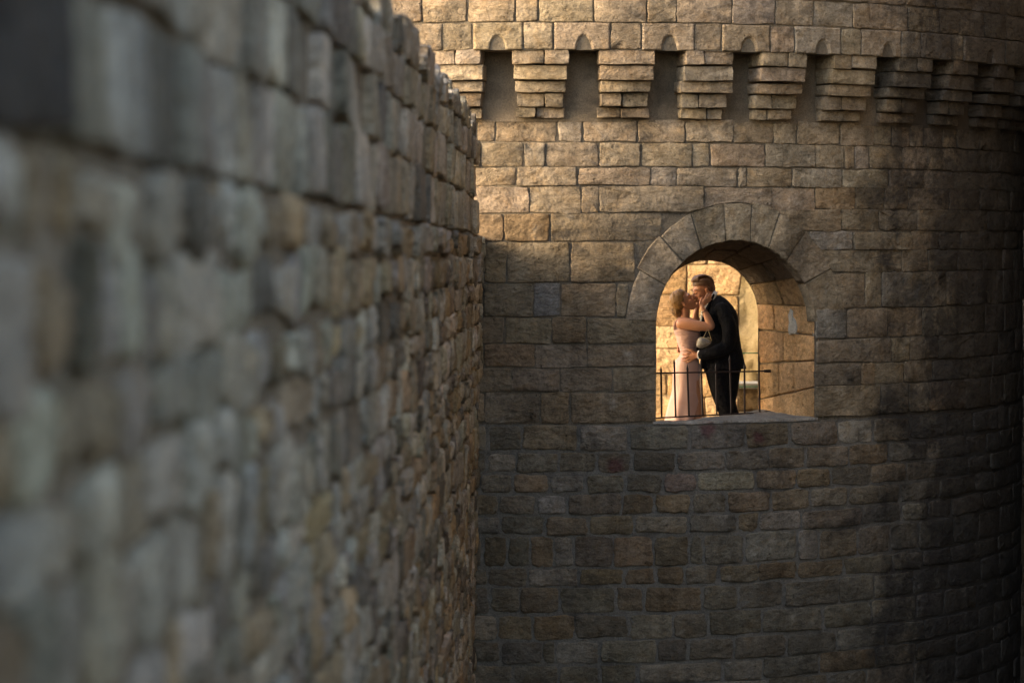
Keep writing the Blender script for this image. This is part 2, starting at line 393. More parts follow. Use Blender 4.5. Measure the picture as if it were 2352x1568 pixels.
row(-110, -60, 1300, [960, 1060, 1190, 1290, 1400, 1530, 1620, 1740, 1850], **PAR)
row(-60, -10, 1300, [980, 1120, 1210, 1330, 1450, 1560, 1700, 1800, 1900], **PAR)
row(-10, 51, 1300, [969, 1074, 1183, 1237, 1364, 1485, 1553, 1682, 1781, 1869, 1958, 1997, 2086, 2159, 2204, 2261, 2311], **PAR)
row(51, 115, 1300, [941, 1016, 1086, 1202, 1272, 1402, 1474, 1596, 1658, 1769, 1825, 1931, 1978, 2070, 2115, 2184, 2214, 2308], **PAR)
UPB = dict(UPK, ext_l=R_(-40), ext_r=XR_)
row(272, 327, 1300, [1094, 1138, 1280, 1338, 1465, 1574, 1684, 1776, 1831, 1928, 2008, 2048, 2089, 2120, 2165, 2198], **UPB)
row(327, 383, 1300, [1105, 1202, 1254, 1376, 1473, 1590, 1631, 1758, 1873, 1939, 1964, 1997, 2075, 2130, 2164], **UPB)
row(383, 428, 1300, [1080, 1186, 1327, 1494, 1554, 1694, 1715, 1820, 1933, 2042, 2123, 2192], **UPB)
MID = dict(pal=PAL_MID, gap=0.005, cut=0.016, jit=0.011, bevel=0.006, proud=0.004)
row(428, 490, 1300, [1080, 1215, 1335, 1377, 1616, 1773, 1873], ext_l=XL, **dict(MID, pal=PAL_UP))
row(490, 555, 1300, [1060, 1156, 1263, 1521, 1600], ext_l=XL, **MID)
row(555, 650, 1300, [1113, 1165, 1310, 1460], ext_l=XL, **MID)
row(650, 728, 1300, [1110, 1226, 1287, 1416, 1445], ext_l=XL, **MID)
row(728, 790, 1300, [1158, 1267, 1347, 1507], ext_l=XL, **MID)
row(790, 845, 1300, [1110, 1228, 1349, 1507], ext_l=XL, **MID)
row(845, 900, 1300, [1175, 1287, 1408, 1507], ext_l=XL, **MID)
row(900, 971, 1300, [1112, 1242, 1310, 1507], ext_l=XL, **MID)
MR = dict(MID, ext_r=XR_)
row(428, 481, 2000, [1872, 1964, 2033, 2087, 2181], **MR)
row(481, 531, 2000, [1790, 1931, 2019, 2107, 2205], **MR)
row(531, 574, 2000, [1860, 1959, 2095, 2158, 2207], **MR)
row(574, 625, 2000, [1880, 2072, 2132, 2201], **MR)
row(625, 707, 2000, [1905, 1988, 2025, 2095, 2173, 2208], **MR)
row(707, 776, 2000, [1873, 1945, 2040, 2119, 2200], **MR)
row(776, 832, 2000, [1873, 2048, 2091, 2154], **MR)
row(832, 883, 2000, [1873, 1978, 2009, 2076, 2142], **MR)
row(883, 953, 2000, [1874, 2023, 2087, 2134, 2216], **MR)
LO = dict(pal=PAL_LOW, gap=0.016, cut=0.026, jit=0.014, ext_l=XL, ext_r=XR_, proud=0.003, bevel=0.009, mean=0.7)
row(976, 1036, 1300, [1121, 1200, 1329, 1444, 1585, 1711, 1815, 1925, 2005, 2090], **LO)
row(1037, 1087, 1300, [1115, 1186, 1283, 1372, 1451, 1554, 1664, 1765, 1850, 1950, 2040], **LO)
row(1087, 1134, 1300, [1100, 1177, 1260, 1345, 1436, 1523, 1602, 1734, 1830, 1910, 2000], **LO)
row(1134, 1184, 1300, [1144, 1231, 1304, 1428, 1502, 1587, 1670, 1770, 1860, 1950], **LO)
row(1184, 1231, 1300, [1150, 1254, 1353, 1457, 1581, 1693, 1743, 1840], **LO)
row(1231, 1303, 1300, [1109, 1167, 1217, 1273, 1318, 1409, 1504, 1583, 1618, 1709, 1830, 1880], **LO)
row(1303, 1348, 1300, [1120, 1213, 1328, 1432, 1507, 1573, 1651, 1743, 1830], **LO)
row(1348, 1410, 1300, [1124, 1194, 1285, 1415, 1480, 1614, 1697, 1800], **LO)
row(1410, 1471, 1300, [1142, 1223, 1320, 1446, 1546, 1627, 1751], **LO)
row(1471, 1525, 1300, [1150, 1246, 1275, 1378, 1507, 1581, 1687], **LO)
row(1525, 1574, 1300, [1179, 1283, 1378, 1465, 1660, 1751], **LO)
row(1574, 1640, 1300, [1150, 1260, 1400, 1500, 1610], **LO)
row(1640, 1700, 1300, [1100, 1220, 1330, 1470, 1560], **LO)
row(1700, 1770, 1300, [1150, 1260, 1400, 1500, 1610], **LO)
row(1770, 1840, 1300, [1130, 1230, 1350, 1510, 1590], **LO)
# ---- corbels: four stepped tiers each
LEDGE = [(115, 150, 0.41, 2), (150, 186, 0.365, 1), (186, 213, 0.295, 1), (213, 246, 0.205, 2), (246, 271, 0.115, 2)]
ctrs = [(878, 118), (1053, 124), (1241, 118), (1436, 127), (1621, 116), (1788, 112), (1948, 112), (2082, 92), (2196, 74), (2288, 56)]
cth = [cyl(x, 190, R + 0.25)[0] for x, w in ctrs]
cth = [cth[0] - 0.135 * k for k in (3, 2, 1)] + cth
cth += [cth[-1] + 0.135 * k for k in (1, 2, 3, 4)]
niches = [(a + b) / 2 for a, b in zip(cth, cth[1:])]
def scooped_geo(u0, u1, z0, z1, r, tn, rng):
    """lintel block over a niche with a hollow carved into its lower edge"""
    nu, nv = 64, 30; vs, uvs, fs = [], [], []
    W, H, D = 0.10, 0.17, 0.05; un = tn * r
    for j in range(nv + 1):
        for i in range(nu + 1):
            u, v = u0 + (u1 - u0) * i / nu, z0 + (z1 - z0) * j / nv
            if 0 < i < nu and abs(u - un) < 0.2: pass
            e = min(u - u0, u1 - u, v - z0 + 0.004, z1 - v); h = 0.012 - 0.012 * max(0, 1 - e / 0.014) + 0.004 * noise.noise(Vector((u * 9, v * 9, tn)))
            t = (v - z0) / H
            if t < 1:
                w = W * math.sqrt(1 - t * t); x = abs(u - un)
                if x < w: h -= D * (1 - t) ** 0.3 * math.sqrt(1 - (x / w) ** 2)
            vs.append(P_cyl(u / r, v, r + h)); uvs.append((u, v))
    idx = lambda i, j: j * (nu + 1) + i
    for j in range(nv):
        for i in range(nu): fs.append((idx(i, j), idx(i + 1, j), idx(i + 1, j + 1), idx(i, j + 1)))
    rim = [idx(i, 0) for i in range(nu + 1)] + [idx(nu, j) for j in range(1, nv + 1)] + [idx(i, nv) for i in range(nu - 1, -1, -1)] + [idx(0, j) for j in range(nv - 1, 0, -1)]
    o = len(vs)
    for q in rim:
        u, v = uvs[q]; vs.append(P_cyl(u / r, v, r - 0.12)); uvs.append((u, v))
    for a in range(len(rim)): b = (a + 1) % len(rim); fs.append((rim[b], rim[a], o + a, o + b))
    return vs, fs, uvs
ring_in = lambda x, y, g=0: ((x - OCX) / (ORX + g)) ** 2 + ((y - OCY) / (ORY + g)) ** 2
parapet = empty('parapet', (0, 0, 0), parent=tower)
# parapet core
V, Fc = [], []
for i in range(140):
    t0, t1 = R_(-42) + R_(150) * i / 140, R_(-42) + R_(150) * (i + 1) / 140
    ro, ri = RP - 0.014, R - 0.6
    quad(P_cyl(t0, Z_B, ro), P_cyl(t1, Z_B, ro), P_cyl(t1, Z_TOP + 0.1, ro), P_cyl(t0, Z_TOP + 0.1, ro))
    quad(P_cyl(t0, Z_B, R - 0.02), P_cyl(t1, Z_B, R - 0.02), P_cyl(t1, Z_B, ro), P_cyl(t0, Z_B, ro))
    quad(P_cyl(t0, Z_TOP + 0.1, ro), P_cyl(t1, Z_TOP + 0.1, ro), P_cyl(t1, Z_TOP + 0.1, ri), P_cyl(t0, Z_TOP + 0.1, ri))
mesh_obj('parapet_core', V, Fc, M_MORTAR, parapet, smooth=False)
stones = []          # (projected area, geometry, tint, host)
tints = {('low', 0, 1): (0.34, 0.22, 0.16)}
scoops = []
def in_frame(ps):
    xs = [p[0] for p in ps]; ys = [p[1] for p in ps]
    return max(0, min(2352, max(xs)) - max(1090, min(xs))) * max(0, min(1568, max(ys)) - max(0, min(ys)))
PALE_AT = {(1668, 1110): (0.46, 0.41, 0.28), (1300, 1110): (0.34, 0.31, 0.27), (1560, 1110): (0.33, 0.24, 0.20), (1215, 1110): (0.33, 0.23, 0.14), (1455, 1270): (0.33, 0.22, 0.13),
           (1720, 1155): (0.32, 0.22, 0.13), (1780, 1105): (0.31, 0.22, 0.13), (1262, 1160): (0.36, 0.33, 0.30), (1545, 1160): (0.30, 0.21, 0.11), (1905, 740): (0.33, 0.30, 0.25), (2060, 665): (0.36, 0.31, 0.24),
           (1256, 690): (0.30, 0.29, 0.28), (1950, 925): (0.36, 0.27, 0.16), (1925, 552): (0.36, 0.33, 0.29)}
for r_ in rows:
    r = r_['r']
    Mf = lambda u, v, h, r=r: P_cyl(u / r, v, r + h)
    for t0, t1 in zip(r_['th'], r_['th'][1:]):
        g = r_['gap'] * rng.uniform(0.7, 1.3)
        u0, u1, z0, z1 = t0 * r + g, t1 * r - g, r_['z0'] + g * 0.9, r_['z1'] - g * 0.9
        if u1 - u0 < 0.05: continue
        cpx = proj(Mf((u0 + u1) / 2, (z0 + z1) / 2, 0))
        near_ring = abs(cpx[0] - OCX) < ORX + 140 and 400 < cpx[1] < 735
        pts = outline([(u0, z0), (u1, z0), (u1, z1), (u0, z1)], rng, r_['jit'], r_['cut'], 7 if near_ring else (4 if u1 - u0 > 0.45 else 3))
        if near_ring:                          # cut the block to the back of the arch ring
            q = []; moved = 0
            for p in pts:
                x, y = proj(Mf(p.x, p.y, 0)); k = ring_in(x, y, -2)
                if k < 1 and y < 735:
                    f = 1 / math.sqrt(k); tz = cyl(OCX + (x - OCX) * f, OCY + (y - OCY) * f, r); moved += 1
                    if tz: p = Vector((tz[0] * r, tz[1]))
                q.append(p)
            if ring_in(*cpx) < 0.93 and moved > len(pts) * 0.5: continue
            pts = q
            cc = sum((p for p in pts), Vector((0, 0))) / len(pts)
            if ring_in(*proj(Mf(cc.x, cc.y, 0))) < 1.0: continue
        pal = jitter_col(rng.choice(r_['pal']), rng, 0.16 if r_['pal'] is PAL_LOW else 0.10)
        for (px_, py_), c_ in PALE_AT.items():
            a_, b_ = proj(Mf(u0, z1, 0)), proj(Mf(u1, z0, 0))
            if a_[0] < px_ < b_[0] and a_[1] < py_ < b_[1]: pal = tuple(v_ * 0.42 + w_ * 0.42 for v_, w_ in zip(c_, (0.17, 0.15, 0.12)))
        geo = stone_geo(pts, Mf, rng, r_['proud'] + rng.uniform(-0.008, 0.012), -0.07 if r_['host'] == 'body' else -0.05, r_['bevel'] * rng.uniform(0.7, 1.4), 0.006, 0.02)
        if r_ is rows[3]:
            for tn in niches:
                if t0 + 0.02 < tn < t1 - 0.02: geo = scooped_geo(u0, u1, z0, z1, r, tn, rng)
        stones.append((in_frame([proj(v) for v in geo[0][::3]]), geo, pal, r_['host']))
# ---- arch ring
def ell(cx, rx, cy, ry, a): return (cx + rx * math.cos(a), cy - ry * math.sin(a))
jo = [((1507, 738), (1432, 735)), ((1530, 657), (1471, 622)), ((1571, 604), (1515, 541)), ((1611, 573), (1590, 498)), ((1668, 556), (1662, 468)), ((1724, 553), (1727, 465)),
      ((1768, 563), (1790, 487)), ((1811, 592), (1850, 530)), ((1849, 650), (1908, 617)), ((1872, 742), (1942, 735))]
ang = lambda p, cx, rx, cy, ry: math.atan2((cy - p[1]) / ry, (p[0] - cx) / rx)
arch = empty('arch_ring', (0, 0, 0), parent=tower)
for (i0, o0), (i1, o1) in zip(jo, jo[1:]):
    ai0, ai1 = ang(i0, ICX, IRX, ICY, IRY), ang(i1, ICX, IRX, ICY, IRY); ao0, ao1 = ang(o0, OCX, ORX, OCY, ORY), ang(o1, OCX, ORX, OCY, ORY)
    gi, go = 0.009, 0.007
    px_ = [ell(ICX, IRX, ICY, IRY, ai0 + (ai1 - ai0) * (0.5 + (k - 2.5) / 5.2)) for k in range(6)]
    ex_ = rng.uniform(-7, 3)
    px_ += [ell(OCX, ORX + ex_, OCY, ORY + ex_, ao1 + (ao0 - ao1) * (0.5 + (k - 2.5) / 5.2)) for k in range(6)]
    pts = []
    for x, y in px_:
        t, z = cyl(x, y); pts.append(Vector((t * R + rng.uniform(-0.006, 0.006), z + rng.uniform(-0.006, 0.006))))
    if sum(a.x * b.y - b.x * a.y for a, b in zip(pts, pts[1:] + pts[:1])) < 0: pts.reverse()
    geo = stone_geo(pts, lambda u, v, h: P_cyl(u / R, v, R + h), rng, 0.004 + rng.uniform(0, 0.005), -0.16, 0.006, 0.008)
    mesh_obj('voussoir', geo[0], geo[1], M_TOWER, arch, col=jitter_col((0.235, 0.196, 0.142), rng, 0.10), uvs=geo[2])
for ta_, tb_ in zip(cth, cth[1:]):             # rendered back of each niche
    V, Fc = [], []; n_ = 8
    for j in range(9):
        for i in range(n_ + 1):
            t_ = ta_ + (tb_ - ta_) * i / n_; z_ = Z_CB - 0.04 + (Z_B - Z_CB + 0.06) * j / 8
            V.append(P_cyl(t_, z_, R + 0.012 + 0.012 * noise.noise(Vector((t_ * 40, z_ * 4, 0)))))
    for j in range(8):
        for i in range(n_): a = j * (n_ + 1) + i; Fc.append((a, a + 1, a + n_ + 2, a + n_ + 1))
    mesh_obj('niche_plaster', V, Fc, M_PLASTER, tower)
for ci, tc in enumerate(cth):
    if tc < R_(-41): continue
    corb = empty('corbel', (0, 0, 0), parent=tower)
    hw = rng.uniform(0.305, 0.335)
    for ti, (ya, yb, pr, ns) in enumerate(LEDGE):
        za, zb = z_at(1300, ya, R + 0.2), z_at(1300, yb, R + 0.2)
        hw2 = hw * (0.98 if ti < 3 else 0.89) + rng.uniform(-0.022, 0.018)
        if ci % 3 == 1 and ti == 0: ns = 2
        if ci in (6,) and ti == 0: ns = 1
        spl = [-hw2, hw2] if ns == 1 else [-hw2, rng.uniform(-0.09, 0.06), hw2]
        for a, b in zip(spl, spl[1:]):
            pts = outline([(a + 0.006, zb + 0.004), (b - 0.006, zb + 0.004), (b - 0.006, za - 0.004), (a + 0.006, za - 0.004)], rng, 0.007, 0.008, 2)
            rr = R + pr + (rng.uniform(-0.05, -0.02) if rng.random() < 0.2 else 0)
            geo = stone_geo(pts, lambda u, v, h, tc=tc, rr=rr: P_cyl(tc + u / rr, v, rr + h), rng, rng.uniform(-0.010, 0.010), -pr - 0.06, 0.005, 0.006, 0.04)
            mesh_obj('corbel_stone', geo[0], geo[1], M_TOWER, corb, col=jitter_col(rng.choice(PAL_UP), rng, 0.12), uvs=geo[2])
# grey pointing between the lower courses
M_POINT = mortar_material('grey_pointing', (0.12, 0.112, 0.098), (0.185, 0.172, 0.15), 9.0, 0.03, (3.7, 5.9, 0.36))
V, Fc = [], []; NA_, NB_ = 150, 44
for j in range(NB_ + 1):
    for i in range(NA_ + 1):
        t_ = R_(-14) + R_(114) * i / NA_; z_ = -5.9 + (Z_SILL - 0.04 + 5.9) * j / NB_
        V.append(P_cyl(t_, z_, R - 0.012 + 0.004 * noise.noise(Vector((t_ * R * 5, z_ * 6, 2)))))
for j in range(NB_):
    for i in range(NA_): a = j * (NA_ + 1) + i; Fc.append((a, a + 1, a + NA_ + 2, a + NA_ + 1))
mesh_obj('pointing', V, Fc, M_POINT, tower)
# a torn scrap of pale render left on the right reveal
rng = random.Random(77); LT = 8.5
pts = [Vector((s_ * 1.4, t_ * LT)) for s_, t_ in ((0.30, 0.776), (0.28, 0.762), (0.30, 0.745), (0.345, 0.737), (0.335, 0.726), (0.37, 0.721), (0.42, 0.734), (0.415, 0.752), (0.43, 0.768), (0.41, 0.779), (0.35, 0.775))]
pts.reverse()
geo = stone_geo(pts, lambda u, v, h: lin_M(u / 1.4, v / LT, h), rng, 0.022, -0.03, 0.006, 0.003)
mesh_obj('render_scrap', geo[0], geo[1], M_PALE, tower)
# body and parapet stones: the largest in the picture singly, the rest as one mass
body = sorted([s for s in stones if s[3] == 'body'], key=lambda s: -s[0])
heap = Heap()
for k, (a, geo, c, h) in enumerate(body):
    if k < 298 and a > 60: mesh_obj('stone', geo[0], geo[1], M_TOWER, tower, col=c, uvs=geo[2])
    else: heap.add(geo, c)
heap.build('hidden_stones', M_TOWER, tower)
heap = Heap()
for a, geo, c, h in stones:
    if h != 'parapet': continue
    if a > 60: mesh_obj('stone', geo[0], geo[1], M_TOWER, parapet, col=c, uvs=geo[2])
    else: heap.add(geo, c)
heap.build('hidden_stones', M_TOWER, parapet)
# sill slab of the opening
SV, SF = [], []
NSX, NSY = 40, 14
for j in range(NSY + 1):
    for i in range(NSX + 1):
        a = P_OL.lerp(P_OR, -0.02 + 1.04 * i / NSX); b = (P_IC - CH * (IN_R + 0.02)).lerp(P_IC + CH * (IN_R + 0.02), i / NSX)
        th = math.atan2(a.x - CX, CY - a.y); a = P_cyl(th, 0, R + 0.006)
        p = a.lerp(b, j / NSY); nn = noise.noise(p * 3.1) * 0.022 + noise.noise(p * 11) * 0.008
        SV.append(Vector((p.x, p.y, Z_SILL + nn * min(1, 0.4 + j / NSY) - (0.012 if j == 0 else 0) - (0.17 - 0.16 * i / NSX) * j / NSY)))
for j in range(NSY):
    for i in range(NSX): a = j * (NSX + 1) + i; SF.append((a, a + 1, a + NSX + 2, a + NSX + 1))
o = len(SV)
for i in range(NSX + 1): SV.append(SV[i] - Vector((0, 0, 0.03)))
for i in range(NSX): SF.append((o + i, o + i + 1, i + 1, i))
mesh_obj('sill', SV, SF, M_TOWER, tower, col=(0.27, 0.245, 0.21), uvs=[(v.x, v.y) for v in SV])

# ================================================================== RAMPART along the left
rampart = empty('rampart_wall', (-1.4, 18, GZ), 'long weathered grey stone rampart wall running towards the tower, out of focus close by', 'wall')
zl = lambda y: 0.2 - 0.0078 * (y - 5.6)
KX, C0 = (1335 - 1176) / F, 1.166
def ramp_M(s, v, h):
    off = 0.0 if v >= 0 else 0.03 + 0.02 * v
    return Vector((KX * s - C0 + off + h, s, zl(s) + v))
rng = random.Random(23)
S0, S1, S2 = 2.5, 31.1, 32.4
items = []
def ramp_row(v0, v1, s_end, mean, gap, cut, jit, pal, pr, top=False, bevel=0.03):
    s = S0 + rng.uniform(-0.5, 0)
    while s < s_end:
        L = mean * rng.choice((0.6, 0.8, 1.0, 1.2, 1.9)) * rng.uniform(0.85, 1.15); e = min(s + L, s_end)
        if e - s < 0.15: break
        dv = rng.uniform(-jit, jit) * 1.5
        vt = v1 + (rng.uniform(-0.11, 0.11) if top else rng.uniform(-jit, jit)); vb = v0 + rng.uniform(-jit, jit)
        if v0 == 0: vb = max(vb, 0.005)
        if v1 == 0: vt = min(vt, -0.005)
        pts = outline([(s + gap, vb + gap), (e - gap, vb + gap), (e - gap, vt - gap), (s + gap, vt - gap)], rng, jit * (2.0 if top else 1), cut, 4 if top else 3)
        g = stone_geo(pts, ramp_M, rng, rng.uniform(*pr), -0.14, bevel * rng.uniform(0.6, 1.3), 0.007 if v1 > 0 else 0.012, 0.06)
        q = [proj(v) for v in g[0][::2] if v.y > 1]
        x0, x1 = max(0, min(a for a, b in q)), min(1120, max(a for a, b in q)); y0, y1 = max(0, min(b for a, b in q)), min(1568, max(b for a, b in q))
        cc = jitter_col(rng.choice(pal), rng, 0.2, 0.05)
        if s < 6.2 and v0 >= 0: cc = (0.085, 0.072, 0.06)     # near blocks painted almost black for the vignette in the frame's corner
        items.append((max(0, x1 - x0) * max(0, y1 - y0), g, cc))
        s = e
for v0, v1, tp in ((0, 0.40, 0), (0.40, 0.76, 0), (0.76, 1.06, 0), (1.06, 1.27, 1)):
    ramp_row(v0, v1, S1, 0.4 if tp else 0.62, 0.011, 0.016, 0.016, PAL_RAMP, (-0.01, 0.038), bool(tp), 0.010)
v = 0.0; k = 0
while v > -6.3:
    hgt = rng.uniform(0.18, 0.36) if k else 0.24
    ramp_row(v - hgt, v, S2, rng.choice((0.34, 0.42, 0.5)), 0.012 if k else 0.02, 0.035, 0.035, PAL_RUB, (-0.008, 0.022) if k else (-0.02, 0.045), False, 0.013)
    v -= hgt; k += 1
items.sort(key=lambda a: -a[0])
heap = Heap()
for k, (a, g, c) in enumerate(items):
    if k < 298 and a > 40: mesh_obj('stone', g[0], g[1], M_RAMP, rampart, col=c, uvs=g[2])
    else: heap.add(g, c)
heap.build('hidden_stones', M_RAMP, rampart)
# rough mortar core with thickness: face, top of the parapet, wall walk behind, back
V, Fc = [], []
NSg = 210
levels = [-6.9] + [-6.3 + 6.3 * i / 60 for i in range(60)] + [-0.001]
for j, v in enumerate(levels):
    for i in range(NSg + 1):
        s = S0 + (S2 - S0) * i / NSg
        V.append(ramp_M(s, v, -0.03 + 0.022 * noise.noise(Vector((s * 2.3, v * 4.1, 3))) + 0.012 * noise.noise(Vector((s * 7, v * 9, 1)))))
for j in range(len(levels) - 1):
    for i in range(NSg): a = j * (NSg + 1) + i; Fc.append((a, a + 1, a + NSg + 2, a + NSg + 1))
a, b = ramp_M(S0, 0, -2.4), ramp_M(S2, 0, -2.4); c, d = ramp_M(S2, -0.001, -0.02), ramp_M(S0, -0.001, -0.02)
quad(a, b, c, d); quad(Vector((a.x, a.y, GZ - 0.2)), Vector((b.x, b.y, GZ - 0.2)), b, a)
mesh_obj('mortar_core', V, Fc, M_MORTAR_R, rampart)
V, Fc = [], []
def boxq(s0, s1, v0, v1, h0, h1):
    p = [ramp_M(s, v, h) for s in (s0, s1) for v in (v0, v1) for h in (h0, h1)]
    o = len(V); V.extend(p); Fc.extend([(o, o + 1, o + 3, o + 2), (o + 4, o + 6, o + 7, o + 5), (o, o + 4, o + 5, o + 1), (o + 2, o + 3, o + 7, o + 6), (o, o + 2, o + 6, o + 4), (o + 1, o + 5, o + 7, o + 3)])
boxq(S0, S1 - 0.05, 0.0, 1.10, -0.55, -0.03)
mesh_obj('parapet_core', V, Fc, M_MORTAR_R, rampart, smooth=False)

# ================================================================== unseen building added at the right to shade the tower
shade_block = empty('added_shade_building', (9.0, 30, GZ), 'unseen tall dark stone building added to shade the right side of the tower', 'building')
def wall_strip(name, x0, x1, y0, y1, z0, z1, mat):
    vs = [(x, y, z) for x in (x0, x1) for y in (y0, y1) for z in (z0, z1)]
    return mesh_obj(name, vs, [(0, 1, 3, 2), (4, 6, 7, 5), (0, 4, 5, 1), (2, 3, 7, 6), (0, 2, 6, 4), (1, 5, 7, 3)], mat, shade_block, smooth=False)
M_SHADE_BLOCK = mortar_material('dark_masonry', (0.06, 0.052, 0.042), (0.13, 0.11, 0.085), 3.0, 0.06)
wall_strip('wall', 7.6, 13, 13, 46, GZ, 14.6, M_SHADE_BLOCK)
wall_strip('cornice', 7.45, 13.1, 12.9, 46.1, 14.604, 14.9, M_SHADE_BLOCK)

rng = random.Random(41); heap = Heap(); z_ = GZ
while z_ < 14.2:
    hh_ = rng.uniform(0.3, 0.46); y_ = 13.0
    while y_ < 45.5:
        L_ = rng.uniform(0.5, 1.2)
        pts = outline([(y_ + 0.01, z_ + 0.01), (y_ + L_ - 0.01, z_ + 0.01), (y_ + L_ - 0.01, z_ + hh_ - 0.01), (y_ + 0.01, z_ + hh_ - 0.01)], rng, 0.01, 0.02)
        heap.add(stone_geo(pts, lambda u, v, h: Vector((7.6 - h, u, v)), rng, rng.uniform(0.01, 0.03), -0.03, 0.01, 0.006), jitter_col((0.13, 0.112, 0.088), rng, 0.2)); y_ += L_
    z_ += hh_
heap.build('stone_courses', M_RAMP, shade_block)
# ================================================================== COURT behind the opening
def slab(name, pts, z, mat, parent=None):
    return mesh_obj(name, [(x, y, z) for x, y in pts], [tuple(range(len(pts)))], mat, parent, smooth=False)
slab('passage_floor', [(-6, 33.4), (1.4, 33.2), (3.4, 34.1), (4.6, 35.2), (5.4, 37), (5.5, 40), (5.2, 60), (-6, 60)], Z_FLOOR, M_MORTAR_C)['kind'] = 'structure'
# back wall, turned towards the evening sun, with an arched doorway at its right end
WN = Vector((-0.2, -0.98, 0)).normalized(); WT = Vector((0.98, -0.2, 0)).normalized()
W0 = Vector(((1698 - 1176) / F * 39.6, 39.6, 0))       # left jamb of the doorway
court = empty('court_wall', (W0.x, W0.y, Z_FLOOR), 'sunlit honey-coloured ashlar wall behind the embracing couple', 'wall')
wall_M = lambda u, v, h: W0 + WT * u + WN * h + Vector((0, 0, v))
rng = random.Random(8)
DR, DZ = 0.85, -0.75                                    # doorway half width and springing height
V, Fc = [], []
edge = [(0.0, Z_FLOOR), (0.0, DZ)] + [(DR - DR * math.cos(a), DZ + DR * math.sin(a)) for a in [math.pi / 2 * k / 10 for k in range(1, 21)]] + [(2 * DR, Z_FLOOR)]
out = [(-4.5, Z_FLOOR)] + [(-4.5, 2.6), (3.2, 2.6), (3.2, Z_FLOOR)]
poly = out + edge[::-1]
for h in (-0.03, -0.55): V += [wall_M(u - (0.42 if h < -0.1 and -0.01 < u < DR and v < DZ + DR else 0), v, h) for u, v in poly]
n_ = len(poly); Fc = [tuple(range(n_))[::-1], tuple(range(n_, 2 * n_))] + [(i, (i + 1) % n_, n_ + (i + 1) % n_, n_ + i) for i in range(n_)]
mesh_obj('mortar_core', V, Fc, M_MORTAR_C, court, smooth=False)
vr = [Z_FLOOR + 0.02, -2.3, -1.98, -1.62, -1.30, -0.86, -0.42, -0.02, 0.4, 0.8]
for k, (v0, v1) in enumerate(zip(vr, vr[1:])):
    u = 0.0 if v0 < DZ else None
    ue = -0.012 if v1 <= DZ + 0.1 else (-0.012 if v0 < DZ else 0.02)
    x = ue
    def door_u(v): return 0.0 if v < DZ else DR - math.sqrt(max(0, DR * DR - (v - DZ) ** 2))
    first = True
    while x > -2.6:
        L = rng.uniform(0.38, 0.8); g = 0.008
        xr0 = door_u(v0) - 0.01 if first else x - g; xr1 = door_u(min(v1, DZ + DR)) - 0.01 if first else x - g
        if v0 > DZ + DR: xr0 = xr1 = (0.6 if first else x - g)
        pts = outline([(x - L + g, v0 + g), (xr0, v0 + g), (xr1, v1 - g), (x - L + g, v1 - g)], rng, 0.01, 0.02, 2)
        geo = stone_geo(pts, wall_M, rng, rng.uniform(0, 0.012), -0.06, 0.012, 0.006, 0.02)
        mesh_obj('stone', geo[0], geo[1], M_COURT, court, col=jitter_col(rng.choice([(0.33, 0.225, 0.118), (0.36, 0.252, 0.14), (0.30, 0.20, 0.10), (0.375, 0.275, 0.165)]), rng, 0.1), uvs=geo[2])
        x -= L; first = False
# beyond the doorway: low wall with a pale coping, two green wires, the bright rock face
lowwall = empty('low_wall', (3.6, 42.0, Z_FLOOR), 'low brown stone wall with pale coping beyond the doorway', 'wall')
def box_obj(name, p0, p1, mat, parent=None, jit=0.0, seed=0, col=None):
    rg = random.Random(seed); bm = bmesh.new(); bmesh.ops.create_cube(bm, size=1)
    bmesh.ops.subdivide_edges(bm, edges=bm.edges[:], cuts=5, use_grid_fill=True)
    a, b = Vector(p0), Vector(p1)
    vs = []
    for v in bm.verts:
        p = Vector([a[k] + (b[k] - a[k]) * (v.co[k] + 0.5) for k in range(3)])
        vs.append(p + Vector([noise.noise(p * 4 + Vector((seed, k * 7, 0))) * jit for k in range(3)]))
    fs = [[v.index for v in f.verts] for f in bm.faces]; bm.free()
    return mesh_obj(name, vs, fs, mat, parent, col=col, uvs=[(v.x, v.z) for v in vs] if col else None)
y_c = lambda y, d: at(1700, y, d).z
box_obj('wall_body', (2.6, 42.0, Z_FLOOR), (6.5, 42.6, y_c(893, 42.0)), M_COURT, lowwall, 0.02, 2, (0.33, 0.24, 0.14))
box_obj('coping', (2.55, 41.95, y_c(893, 42.0) + 0.004), (6.5, 42.65, y_c(880, 42.0)), M_PALE, lowwall, 0.01, 3)
def tube(name, pts, r, mat, parent=None, n=8, col=None):
    vs, fs = [], []
    pts = [Vector(p) for p in pts]
    for i, p in enumerate(pts):
        d = (pts[min(i + 1, len(pts) - 1)] - pts[max(i - 1, 0)]).normalized()
        a = d.cross(Vector((0.31, 0.52, 0.79))).normalized(); b = d.cross(a)
        rr = r[i] if isinstance(r, (list, tuple)) else r
        for k in range(n): vs.append(p + (a * math.cos(2 * math.pi * k / n) + b * math.sin(2 * math.pi * k / n)) * rr)
    for i in range(len(pts) - 1):
        for k in range(n): fs.append((i * n + k, i * n + (k + 1) % n, (i + 1) * n + (k + 1) % n, (i + 1) * n + k))
    fs += [tuple(range(n))[::-1], tuple(range((len(pts) - 1) * n, len(pts) * n))]
    return mesh_obj(name, vs, fs, mat, parent, col=col)
gfence = empty('wire_fence', (3.6, 41.7, Z_FLOOR), 'green wire fence in front of the bright rock face in the doorway', 'fence')
for y in (811, 888): tube('wire', [at(1660, y, 41.7), at(1820, y - 1, 41.7)], 0.009, M_GREEN, gfence)
for x in (1689, 1790): tube('post', [at(x, 800, 41.72), at(x, 985, 41.72)], 0.012, M_GREEN, gfence)
V, Fc = [], []
NXr, NZr = 60, 60
